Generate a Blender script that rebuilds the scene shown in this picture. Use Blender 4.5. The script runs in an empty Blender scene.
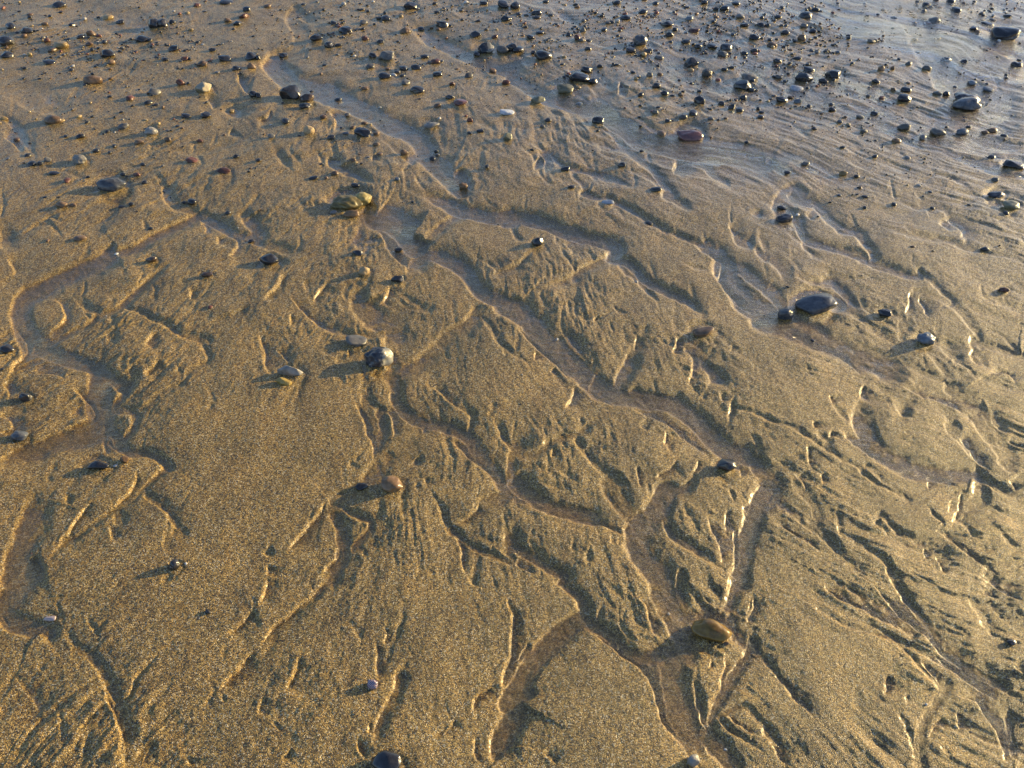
import bpy, math, random
import numpy as np
from mathutils import Vector, noise as mnoise

# ------------------------------------------------------------------ camera
CAM_H, PITCH, FPX = 1.40, math.radians(42.0), 870.0
scene = bpy.context.scene
col = scene.collection
cam_d = bpy.data.cameras.new('camera'); cam = bpy.data.objects.new('camera', cam_d); col.objects.link(cam)
cam.location = (0, 0, CAM_H); cam.rotation_euler = (math.pi/2-PITCH, 0, 0)
cam_d.sensor_width = 36; cam_d.lens = 36*FPX/1024; cam_d.clip_start = 0.02; cam_d.clip_end = 8000
scene.camera = cam
# ------------------------------------------------------------------ light
SUN_AZ, SUN_EL = math.radians(67), math.radians(11.4)
world = bpy.data.worlds.new('World'); scene.world = world; world.use_nodes = True
wn = world.node_tree; bg = wn.nodes['Background']
sky = wn.nodes.new('ShaderNodeTexSky'); sky.sky_type = 'NISHITA'; sky.sun_disc = False
sky.sun_elevation = SUN_EL; sky.sun_rotation = SUN_AZ; sky.altitude = 0; sky.air_density = 1.0; sky.dust_density = 1.0; sky.ozone_density = 2.0
wb = wn.nodes.new('ShaderNodeMix'); wb.data_type = 'RGBA'; wb.blend_type = 'MULTIPLY'; wb.inputs[0].default_value = 1; wb.inputs[7].default_value = (0.96, .95, 1.08, 1)   # white balance of the evening sky
wn.links.new(sky.outputs[0], wb.inputs[6]); wn.links.new(wb.outputs[2], bg.inputs[0]); bg.inputs[1].default_value = 0.15
sd = bpy.data.lights.new('sun', 'SUN'); sd.energy = 5.0; sd.angle = math.radians(0.55); sd.color = (1.0, 0.755, 0.34)
sun = bpy.data.objects.new('sun', sd); col.objects.link(sun)
svec = Vector((math.sin(SUN_AZ)*math.cos(SUN_EL), math.cos(SUN_AZ)*math.cos(SUN_EL), math.sin(SUN_EL)))
sun.rotation_euler = svec.to_track_quat('Z', 'Y').to_euler()
vs = scene.view_settings; vs.view_transform = 'Standard'; vs.look = 'None'; vs.gamma = 1; vs.exposure = 0.72
vs.use_curve_mapping = False
# ------------------------------------------------------------------ helpers
cP, sP = math.cos(PITCH), math.sin(PITCH)
def at(px, py):
    """point on the beach plane seen at a photo pixel, and the metres per pixel there"""
    dx = (px-512)/FPX; dy = (384-py)/FPX
    t = CAM_H/(sP-dy*cP)
    return dx*t, t*(cP+dy*sP), t/FPX
def tag(o, label=None, cat=None, group=None, kind=None):
    if label: o['label'] = label
    if cat: o['category'] = cat
    if group: o['group'] = group
    if kind: o['kind'] = kind
rng = np.random.default_rng(7)
TAB = rng.random((16, 256, 256)).astype(np.float32)
def vn(x, y, s):
    """smooth value noise 0..1 (numpy)"""
    T = TAB[s % 16]
    xi = np.floor(x); yi = np.floor(y); fx = (x-xi).astype(np.float32); fy = (y-yi).astype(np.float32)
    xi = xi.astype(np.int64) & 255; yi = yi.astype(np.int64) & 255
    fx = fx*fx*fx*(fx*(fx*6-15)+10); fy = fy*fy*fy*(fy*(fy*6-15)+10)
    x1 = (xi+1) & 255; y1 = (yi+1) & 255
    a = T[yi, xi]; b = T[yi, x1]; c = T[y1, xi]; d = T[y1, x1]
    a = a+(b-a)*fx; c = c+(d-c)*fx
    return a+(c-a)*fy
def fbm(x, y, s, octs=3, gain=0.5):
    o = 0; amp = 1; tot = 0
    for k in range(octs):
        o = o+amp*vn(x, y, s+k); tot += amp; amp *= gain
        x, y = 1.62*x+1.17*y+13.1, -1.17*x+1.62*y+7.7
    return o/tot
def sst(a, b, x):
    t = np.clip((x-a)/(b-a), 0, 1); return t*t*(3-2*t)
STEP = 0.75
# ------------------------------------------------------------------ drainage network of the beach
# traced in sections; each section starts at (ox, oy) and is written four times enlarged.
# C = rill (width, relative depth, points); S = small bank whose foot faces the light (relative height, points)
SECT = {}
SECT[0, 0] = '''
C 10 .7 -40,430 60,500 120,590 150,640
S .8 0,545 45,570 85,615
C 12 .7 1040,440 930,440 860,400
S .9 945,285 950,330 975,365 1000,380
C 7 .6 1040,530 940,560 860,590 760,610 660,590
C 4 .5 560,690 630,700 665,745
C 5 .5 330,768 310,700 210,680
S .6 905,530 930,500
S .7 845,440 830,400 800,380
C 26 .35 -40,360 120,380 240,420 320,470
C 24 .35 120,50 360,60 560,110 720,130'''
SECT[256, 0] = '''
C 8 .7 650,110 700,150 760,160 840,190 870,200
C 15 .7 560,30 640,110 760,170 880,220 1024,270
C 20 .75 60,230 150,330 300,370 400,420 520,480 640,540 690,620 760,680 820,740
C 10 .6 0,280 100,290 200,310
C 8 .7 150,300 260,330 330,380
C 8 .6 360,370 400,440
C 10 .7 640,620 730,640 800,690
C 6 .6 60,560 100,620 150,680
C 5 .5 120,580 180,650
C 10 .8 310,650 400,690 480,740
C 5 .6 220,580 260,620 270,680
S .8 450,650 455,620 490,600
C 5 .6 500,545 560,600 620,640
C 6 .5 280,500 320,600 340,650
S .9 310,520 318,470 290,430
S .8 0,470 30,460 60,430
C 5 .6 850,470 920,490 980,530
C 4 .5 920,640 900,600 930,590
C 8 .6 130,20 180,50 250,90
C 14 .4 150,70 180,130 150,200 60,230'''
SECT[512, 0] = '''
C 13 .8 0,300 80,350 160,390 250,410 340,440 430,500 520,560 640,590 760,610 900,620 1024,650
C 6 .9 0,560 80,570 150,610 210,660 300,680 400,710 520,750
S .8 90,690 95,650 110,620
S .9 150,710 130,670 130,630 90,600
C 5 .6 0,600 40,590 100,650 130,720 200,740
C 8 .7 230,490 290,550 360,580 460,590 510,640 580,690 650,768
C 6 .6 330,500 400,530 480,600
C 5 .5 280,620 330,700
S 1.1 640,690 655,640 645,620
C 5 .5 600,570 700,640 760,650
C 7 .6 150,0 180,50 250,80 300,100
C 20 .4 700,560 860,580 1024,640
C 6 .5 780,670 850,720 880,768
C 6 .6 430,670 520,690 600,730
C 4 .5 240,700 280,730 310,768
C 22 .4 200,200 330,300 380,380 470,440
C 14 .4 560,230 700,260 760,330
S .7 420,380 430,330 440,320'''
SECT[768, 0] = '''
C 22 .5 380,30 560,60 620,150 660,230 720,330 800,350 900,420 1024,520
C 6 .4 330,320 420,350 500,390
C 8 .5 700,480 850,560 1024,600
C 5 .8 620,650 680,690 760,720 830,768
C 5 .5 650,600 800,640 930,690 1024,740
C 5 .5 0,640 70,690 150,690
C 5 .4 60,460 140,520 200,560
C 5 .4 250,430 380,520 520,600
C 5 .4 380,540 460,580 560,620
C 6 .5 640,280 740,330 860,400
C 5 .5 700,560 850,600 960,640
C 5 .5 560,490 640,540 720,560
C 14 .4 860,330 960,400 1024,430'''
SECT[0, 192] = '''
C 11 .9 800,80 700,130 600,180 540,220 450,240
C 20 .7 450,240 330,300 200,360 100,420 80,480 110,560 130,620
C 7 .9 720,250 620,320 560,380 500,440 400,490 320,540 200,600 140,620
C 14 1 140,620 230,650 330,680 420,720 480,768
S 1.2 50,490 80,560 110,605 100,650 50,700 20,768
S .9 200,410 240,440 250,500 180,570
C 8 .8 250,390 310,420 360,460 390,470
C 6 .9 520,450 600,500 660,520 720,560 800,590 830,630
C 8 .7 720,560 830,580
S .7 570,610 600,580 640,550
C 5 .7 840,660 800,690 760,720 720,768
S .7 560,730 620,680 650,660
C 4 .5 370,300 340,340 330,400
C 4 .6 545,200 580,250
S .9 900,160 945,190 940,220 900,250
S .6 810,160 820,130 790,110
C 12 .8 800,80 860,110 920,150 990,170 1024,170
C 10 .7 660,0 690,40 760,60 800,80
C 14 .7 1010,20 980,80 1024,130
S .8 865,210 870,190 865,165
S .6 745,430 752,400 750,370
C 4 .5 770,490 790,410 830,350
C 5 .6 430,560 440,600 420,620
S .8 140,740 200,720 260,750
S .6 50,330 45,290 20,250
C 4 .6 200,90 240,110 300,115
C 4 .6 560,80 580,130 610,135
S .4 820,530 900,490 1024,440
C 16 .5 0,90 20,180 0,240
C 4 .5 80,170 140,130 190,130
C 4 .5 180,110 230,160 250,200
C 5 .5 640,380 600,430
C 6 .5 450,500 460,590
C 4 .5 370,520 330,440'''
SECT[256, 192] = '''
C 26 .9 470,80 540,110 600,150 630,200
C 14 .9 410,30 480,80 560,90
C 15 .9 560,240 660,230 720,240 790,270 840,310 880,360 930,410 1024,440
C 10 .6 650,220 720,150 780,100 830,70
C 14 .9 600,-20 740,25 820,60 900,80 1024,105
C 16 .8 600,340 630,290 680,250
S .9 450,150 500,160 520,210 560,260 605,300 600,330
S 1 535,350 530,390 490,440
S .7 425,200 420,170
C 6 .7 570,390 640,430 740,480
C 16 .55 900,470 850,530 780,570 720,620 640,680 560,740
C 5 .6 740,600 780,670
C 6 .8 900,470 940,540 970,600 1024,640
C 7 .9 110,390 150,420 200,480 270,520 340,545 430,560 520,560
S .9 110,390 150,430 200,490 260,530 340,560
S 1 15,550 35,650 45,720 60,745
C 8 .6 80,520 40,600 40,690
S .8 75,610 110,660 130,690
S .7 130,480 135,540
S .8 90,310 100,350 60,400 20,440
S .9 220,440 240,400 280,350
C 7 .6 190,320 220,400
C 6 .6 340,380 370,430
C 10 .6 0,190 100,215 200,240
C 8 .6 300,330 400,360 440,450 480,520
C 5 .5 230,600 290,640 340,670
C 5 .5 100,600 120,580 170,560
C 8 .6 930,350 960,330 1040,290
C 26 .6 430,430 490,500 560,560
S .9 365,610 378,660
C 10 .5 420,600 380,670
C 4 .5 850,230 900,260 960,300
C 4 .4 580,90 640,180
C 4 .4 700,80 690,160 660,200
C 6 .6 560,390 600,440 700,460
C 6 .5 960,560 1000,640'''
SECT[512, 192] = '''
C 13 1.1 -20,85 100,100 200,140 300,170 380,190 420,210 400,265
C 10 1.1 400,265 470,280 530,340 600,370 680,410 740,450 775,490 770,530
C 6 .9 430,290 500,350 570,410 590,480
C 10 .7 380,270 310,300 230,350 150,370 90,390
C 6 .9 300,0 400,20 480,60 550,110 620,150 700,180 800,210
S 1.3 700,180 800,250 835,270 825,330 830,370 880,410 950,460 1030,512
C 22 .7 850,290 890,370 960,440 1060,490
C 12 .6 780,200 850,250 900,290 960,330 1024,380
C 4 .7 660,265 720,290 800,310
S .9 800,310 825,330
C 24 .8 -20,450 60,500 130,580 220,660 300,730 350,780
C 8 .9 0,420 60,470 150,570 200,600 260,690
S 1.1 0,520 60,590 130,650 190,700 240,768
S .7 92,680 95,630
S .6 150,720 185,700
C 6 .8 200,410 190,470 200,540 250,610 320,690
S .8 200,540 240,600 300,670
C 5 .8 240,470 270,500 330,500
C 4 .7 390,420 420,470 470,475
C 15 .7 535,545 490,620 460,700 440,768
C 5 .5 330,650 350,700 400,730
S 1.1 635,645 660,600 655,570
S 1.1 665,610 720,650 725,690 705,740 705,775
C 12 .9 660,560 720,610 780,680 840,740
C 4 .6 770,700 800,730
S .8 760,690 770,710
C 5 .6 170,180 230,220 300,230 330,270
S .7 230,250 238,220 200,190
C 4 .7 0,130 30,180 80,190
C 5 .7 110,215 60,250 0,300
C 10 .6 620,0 680,40 740,80
C 12 .5 870,110 920,190
C 8 .6 960,200 1020,260
C 8 .6 940,70 1024,90
S .6 860,120 900,180
C 5 .6 0,640 50,670 90,720
S .7 500,560 480,640
C 4 .5 380,500 400,540 410,570
C 4 .5 300,540 290,560
S .6 320,500 330,520
S .5 870,640 880,600
C 8 .6 790,590 800,650
C 5 .6 880,350 960,380 1024,430'''
SECT[768, 192] = '''
C 9 1 130,20 200,40 240,90 290,130 350,150 390,190 430,245
C 9 1 90,60 130,130 170,180 240,200 330,230 430,270 520,310 600,330
C 7 .8 610,310 650,350 700,390 740,430
C 10 .9 90,270 130,330 190,350 260,350 310,400 350,460 400,490 450,490
S .6 170,50 220,80 240,130
S .5 150,80 190,110
C 6 .7 510,480 560,530 600,560
C 8 .5 540,520 545,600
C 24 .7 -10,500 100,540 200,580 300,620 400,660 500,710 600,778
C 14 .6 0,380 60,440 110,520
S 1 0,490 90,560 160,610 240,630 310,670 350,700 385,768
C 7 .8 680,570 720,630 770,650
C 8 .9 830,590 900,610 1040,650
C 6 .7 820,590 840,640 900,720
C 8 .6 600,400 690,420 760,470 850,580
S .8 565,390 560,440 540,490
S .8 600,400 610,450 640,500
C 5 .5 585,400 580,460 560,510
C 6 .7 440,130 560,160 700,190 800,220 900,240 1040,275
C 7 .5 620,40 720,70 770,130 790,180
S .6 700,80 770,150 760,190
S .5 680,110 740,160
C 5 .6 500,10 560,40 660,60
C 6 .8 370,540 400,600 460,650 520,690
C 5 .5 860,400 960,450 1024,480
C 4 .5 900,540 970,590 1024,640
C 4 .5 740,640 800,700 840,768
C 5 .6 150,200 220,260 240,270
S .7 870,730 960,720 1000,768
C 5 .5 950,660 1024,720
C 8 .6 470,600 560,680 680,740
C 8 .6 600,600 700,700 740,768
C 12 .4 0,250 60,300 90,380
C 20 .4 100,0 60,60 100,100
S .5 830,590 815,640 850,700'''
SECT[0, 384] = '''
C 24 .9 400,-20 390,60 400,150 380,190
C 20 .9 400,190 250,230 130,270 -40,340
C 10 .8 520,-20 480,50 450,100 430,170
C 10 1.2 420,170 470,230 520,270 590,280 640,300 670,330
C 6 1.1 670,340 600,400 530,460 450,510 360,580 300,620 230,680 160,740
C 9 .9 460,100 530,110 540,160 500,210
S 1.2 270,0 340,60 365,110 310,150 250,180
S .8 380,210 415,250 410,280
S .8 390,215 450,250 500,290
S .9 545,340 530,410 460,480 430,520
S 1 390,460 330,520 270,600 220,690
C 6 .4 560,100 600,60 720,0
C 9 .8 600,450 660,490 700,550 740,600
S .8 600,450 650,500 710,580 700,610
C 14 .6 480,530 500,590
S .7 440,560 450,610 445,640
C 8 .7 260,440 290,490
S .9 0,130 40,150 50,180 0,200
C 26 .7 220,370 160,450 150,520 120,600 80,680 60,778
C 12 .6 0,90 80,110 100,150
C 5 .4 650,600 700,600
S .8 0,10 30,30 40,60
C 5 .4 860,60 830,110
C 10 .4 680,620 670,690'''
SECT[256, 384] = '''
S 1.1 380,40 420,110 445,190 470,260 485,350
C 12 .7 440,60 470,160 490,260 500,330
C 8 .8 430,-10 470,70 510,100
S .7 430,0 445,60
S .9 500,100 545,130 550,180 540,230
C 12 .9 500,120 510,180 490,240
C 14 .9 560,-20 580,90 680,150 780,180 860,230 920,300 980,380 1010,440 1024,520
C 7 .8 750,20 820,90 870,130 850,200
C 7 .8 920,110 970,170 1024,260
S .8 690,0 760,60 830,110
S 1.1 760,220 850,290 930,350 985,410
C 8 .9 690,240 660,290 600,350
C 30 .4 520,280 600,260 640,200
S .8 580,135 640,160 670,180 660,220
C 20 .6 520,300 450,400 400,430 340,470 320,520
S 1.2 315,460 260,510 210,570 160,630 120,690
C 10 .6 340,450 290,530 200,650 110,710
C 8 1 370,500 420,530 460,550 440,600 390,660
C 14 .9 340,560 350,620 340,700 310,778
S 1 290,640 320,650 325,680 280,740 250,768
C 6 .9 690,410 730,480 770,560 790,600
S 1 790,600 810,650 810,700 830,768
C 8 1 800,590 850,640 920,670 1024,710
S 1 895,450 885,500 800,560
C 16 .6 850,540 920,480 1000,450
C 8 .7 880,660 880,768
C 5 .5 410,640 450,720
C 8 .7 60,640 45,700
S .7 40,768 50,720
C 10 .6 395,300 385,350
C 18 .6 980,560 1024,600
C 4 .6 640,380 650,440
S .7 670,380 680,420
C 6 .5 860,600 960,640 1024,690'''
SECT[512, 384] = '''
C 18 1 330,-10 420,40 540,60 640,70 720,120 790,190 860,260 940,290 1060,325
C 7 1.2 500,20 650,50 740,110 820,180
S 1.1 240,0 240,60 220,110
S 1 270,10 330,40 420,95
C 8 .8 410,90 330,150 260,190 180,220 100,270 20,290
C 12 .7 30,240 0,300 10,380
C 16 1 10,380 60,430 150,480 250,510 350,550 430,590
S 1 40,490 150,515 300,550 440,610 470,640
S 1.1 460,90 560,130 640,170 700,230 800,300
C 12 .9 800,310 740,350 710,400 640,450 610,520
C 10 1 610,520 640,600 710,650 780,690 850,740
C 26 .8 620,440 560,520 500,600 540,700 600,778
C 20 .6 400,420 460,500 520,560
C 8 .8 260,230 310,300 370,350 430,390
S .8 155,250 155,300
S .8 270,250 300,310
S .9 490,320 500,390 510,430
S .8 570,380 620,340 660,290
C 9 .8 625,200 640,270
S .9 612,180 605,250
S .8 740,300 720,360
C 18 .9 1010,440 960,560 930,660 910,778
S 1.2 888,560 885,700 875,768
S .7 850,490 860,600
S .7 770,520 810,600 830,680 840,740
C 6 .9 890,-10 890,80 860,190
C 4 .9 905,95 960,110 1040,145
C 16 .6 940,420 1040,400
S .8 910,330 920,380
C 6 .7 870,400 890,470
C 12 .9 0,650 60,680 160,740 220,768
S 1 0,710 50,740 90,768
C 8 .8 80,590 80,650 130,700
C 8 .6 310,660 300,730
C 6 .6 240,600 250,700
S .7 420,610 430,650
S .7 385,610 395,650
C 5 .6 80,390 160,410 240,440
C 5 .6 700,520 750,600
C 4 .6 200,240 250,290
C 6 .6 760,10 780,60
S .7 830,30 850,80
C 5 .5 110,340 200,360 300,420
S .6 500,160 540,190
C 5 .6 0,430 20,460 150,500'''
SECT[768, 384] = '''
C 5 1.1 0,140 90,170 160,210 220,250 300,300 380,350 440,400 520,440 590,500
C 18 .9 400,-20 370,100 380,190 430,260 530,320 620,350 720,360 820,360
C 8 1.1 410,170 450,250 530,310
C 9 1.1 700,350 800,355 880,390 950,430 1040,475
S .9 390,0 360,50
S .8 245,40 260,90
C 5 .8 250,60 290,110 340,160
C 10 1 480,60 540,100 590,130
C 20 .6 740,30 820,100 880,180 930,240 960,320 1020,390
C 9 .8 720,170 790,240 850,300 900,350
S 1 740,200 800,260 840,310 880,350
C 10 .9 860,50 900,130 960,180 1024,200
S .8 510,0 600,40 700,70 760,100 800,150
C 10 .7 640,60 720,120 740,170
S .9 265,160 320,220 400,280 470,320 520,340
S .9 610,370 680,390 760,420
C 14 .7 850,400 840,460 790,500 770,540
S .7 770,430 760,500 730,560
S .6 735,460 720,520
S .7 640,380 640,420
C 5 .8 620,470 660,520 700,560
C 5 .8 640,560 700,600 760,650 850,700 930,768
S .8 650,570 750,650 850,720 920,775
C 6 .9 450,520 540,600 620,640 700,700 760,768
S .9 670,680 710,768
S .9 625,640 640,700
C 7 .8 210,450 270,500 290,590 350,620 430,680 520,768
C 10 .8 180,550 240,620 290,670 330,700
S .9 0,540 80,590 160,640 240,690
S .8 100,350 130,400 150,440
S .8 155,240 150,300 162,350
C 10 .6 100,300 110,400 170,470 200,530
C 7 .9 40,460 110,520 190,580
C 6 .8 770,540 830,600 860,640
S .8 180,140 178,180
S .8 240,210 250,180
C 6 .7 190,150 200,190 240,220
C 18 .7 -40,330 20,400 10,460 -60,500
C 5 .7 400,330 480,400 560,460
S .7 205,350 215,410
S .7 950,220 1024,270
S .8 950,380 1000,440
C 5 .6 820,490 900,500 1000,550
C 6 .5 900,560 960,620 1024,680
C 5 .6 350,480 450,560 520,640
C 5 .5 700,470 760,430'''
SECT[0, 576] = '''
C 22 .8 120,-10 60,80 20,130 60,190 180,220
C 6 1 20,170 80,210 220,240
S 1 -10,150 30,200 60,215
C 12 .8 250,200 320,290 400,360 450,450 500,540 510,650 510,778
S 1 420,440 430,500 460,550 480,630 470,768
C 6 .8 350,140 365,200 420,260
C 5 1 680,280 620,340 560,400 540,460 510,500
C 7 .8 400,580 370,650 330,740 320,768
C 9 .6 0,370 90,420 130,480 180,560 200,620
C 6 .6 220,520 250,600 250,660
S 1 1024,290 960,370 890,440 870,480
C 5 .8 895,460 905,510
C 5 .6 860,470 810,540
C 9 .7 680,640 600,680 540,740
S .8 640,640 590,700 560,760
S .8 1024,120 980,180 900,240
C 5 .6 920,250 900,320 880,360
S .7 750,720 750,768
C 10 .5 650,0 680,40
C 10 .8 990,180 1030,150
S .6 420,500 350,590 300,660
C 12 .4 0,480 40,560
C 5 .4 160,380 180,330
C 8 .4 320,380 300,320
C 12 .4 600,520 590,620'''
SECT[256, 576] = '''
C 7 1 320,-10 230,80 150,150 90,200 40,270 0,330
S 1 220,70 130,150 60,210 0,290
S .8 40,0 30,60 0,130
S .9 180,320 150,400 110,470
C 5 .8 190,320 175,380
C 4 .7 65,570 100,630
S .6 25,480 0,560
S .9 470,260 485,350 490,440
C 10 .6 515,350 505,430
C 7 .7 590,80 590,170 540,290 530,350
S .7 520,200 515,300
C 13 .8 580,420 540,520 500,600 480,690 500,740
S .7 450,590 440,640
S 1 405,650 410,700 450,745
S 1.1 1000,60 1015,180 1015,290 985,390 975,490
S 1 970,420 880,490 850,560
C 26 .9 1060,480 1010,600 980,680
C 6 .7 780,580 710,660
S .7 800,560 740,640
S .9 870,620 870,700 900,760
C 7 .9 840,-10 900,50
C 5 .6 940,0 970,50
C 8 .5 380,180 430,270
S .6 150,690 100,740
C 14 .7 890,720 1000,690
C 5 .4 640,300 560,420
C 5 .4 700,560 760,520'''
SECT[512, 576] = '''
C 12 1 100,-10 200,30 270,90 300,150
C 20 .9 280,170 200,220 100,310 40,400 -20,500
C 7 1 240,210 120,350 60,450 0,560
S 1.2 270,200 350,250 450,320 530,390 560,470 600,580 660,660 690,750
C 14 1 310,180 400,240 480,310 560,330 680,290
C 30 .8 640,340 650,440 680,550 720,650 740,778
C 28 .8 590,-10 620,100 680,190 700,300
S 1 490,65 540,120 560,190 585,260
C 6 .8 370,60 350,150 310,190
C 5 .8 440,80 430,180 470,230 550,290
C 6 .7 550,20 590,130
C 12 .9 910,-20 880,100 850,160
C 10 1 740,330 750,450 770,560 810,640 860,680
C 12 1 960,260 920,350 860,450 820,540 800,600
S 1 845,280 855,360 820,470 770,550
S .8 820,290 800,340
C 8 .9 850,560 930,520 1000,580 1040,620
C 6 1 830,560 880,620 960,660 1024,720
S .9 850,550 910,600 1000,640
C 5 .8 955,80 945,180
S .9 970,70 940,200
C 8 .9 960,290 1034,345
C 18 .8 780,650 880,740 960,790
C 12 .7 680,0 680,100 720,170
S .9 60,250 0,350
S .7 150,270 170,255
C 6 .6 0,680 40,740
S .6 120,700 180,760
C 4 .6 690,20 700,100
C 5 .6 740,60 745,110
S .8 800,300 790,380'''
SECT[768, 576] = '''
S 1 230,-5 235,45 300,100 400,140 500,200 560,250
C 13 .8 300,20 340,90 420,110 500,160 590,230
C 5 1.1 200,130 270,170 330,200 420,220 500,250 550,300 610,360 690,430
S 1 350,0 430,60 520,150 600,220 700,320 800,400 900,470
C 4 .9 430,70 520,170 590,230
C 10 1.1 490,-10 560,100 620,170 680,250 760,340 860,400 960,450 1040,515
S 1 640,290 700,350 800,430 900,500 940,520
C 6 .9 650,200 750,230 800,270
S .9 600,340 660,390 695,440
C 11 .7 710,440 660,520 620,600 600,680 620,778
S 1.1 740,470 820,510 890,570 930,650 950,768
C 8 .9 940,540 1000,570 1040,600
C 10 1 970,560 980,660 990,778
C 6 1.1 -10,340 50,400 100,480 160,540 200,580
S .9 0,390 60,440 120,510 190,590
C 6 .9 480,480 520,560 570,640 600,740
S .9 470,390 470,480
C 6 .6 330,600 420,660 520,768
C 9 1 0,620 50,690 100,778
S .9 0,660 40,720 80,768
C 7 .8 810,20 830,100 880,170
S .9 830,-5 940,60 1030,115
S .7 840,60 920,90
C 6 .8 880,0 1030,65
S .7 755,530 768,620
C 5 .6 870,180 940,260
S .7 975,360 1024,400
C 8 .5 350,400 360,500 400,560
C 5 .4 100,60 200,130
C 5 .5 640,120 700,180 800,230
S .6 700,560 640,640
C 4 .6 520,400 520,470
C 5 .6 560,440 560,540
C 6 .5 680,640 740,740'''
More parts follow.
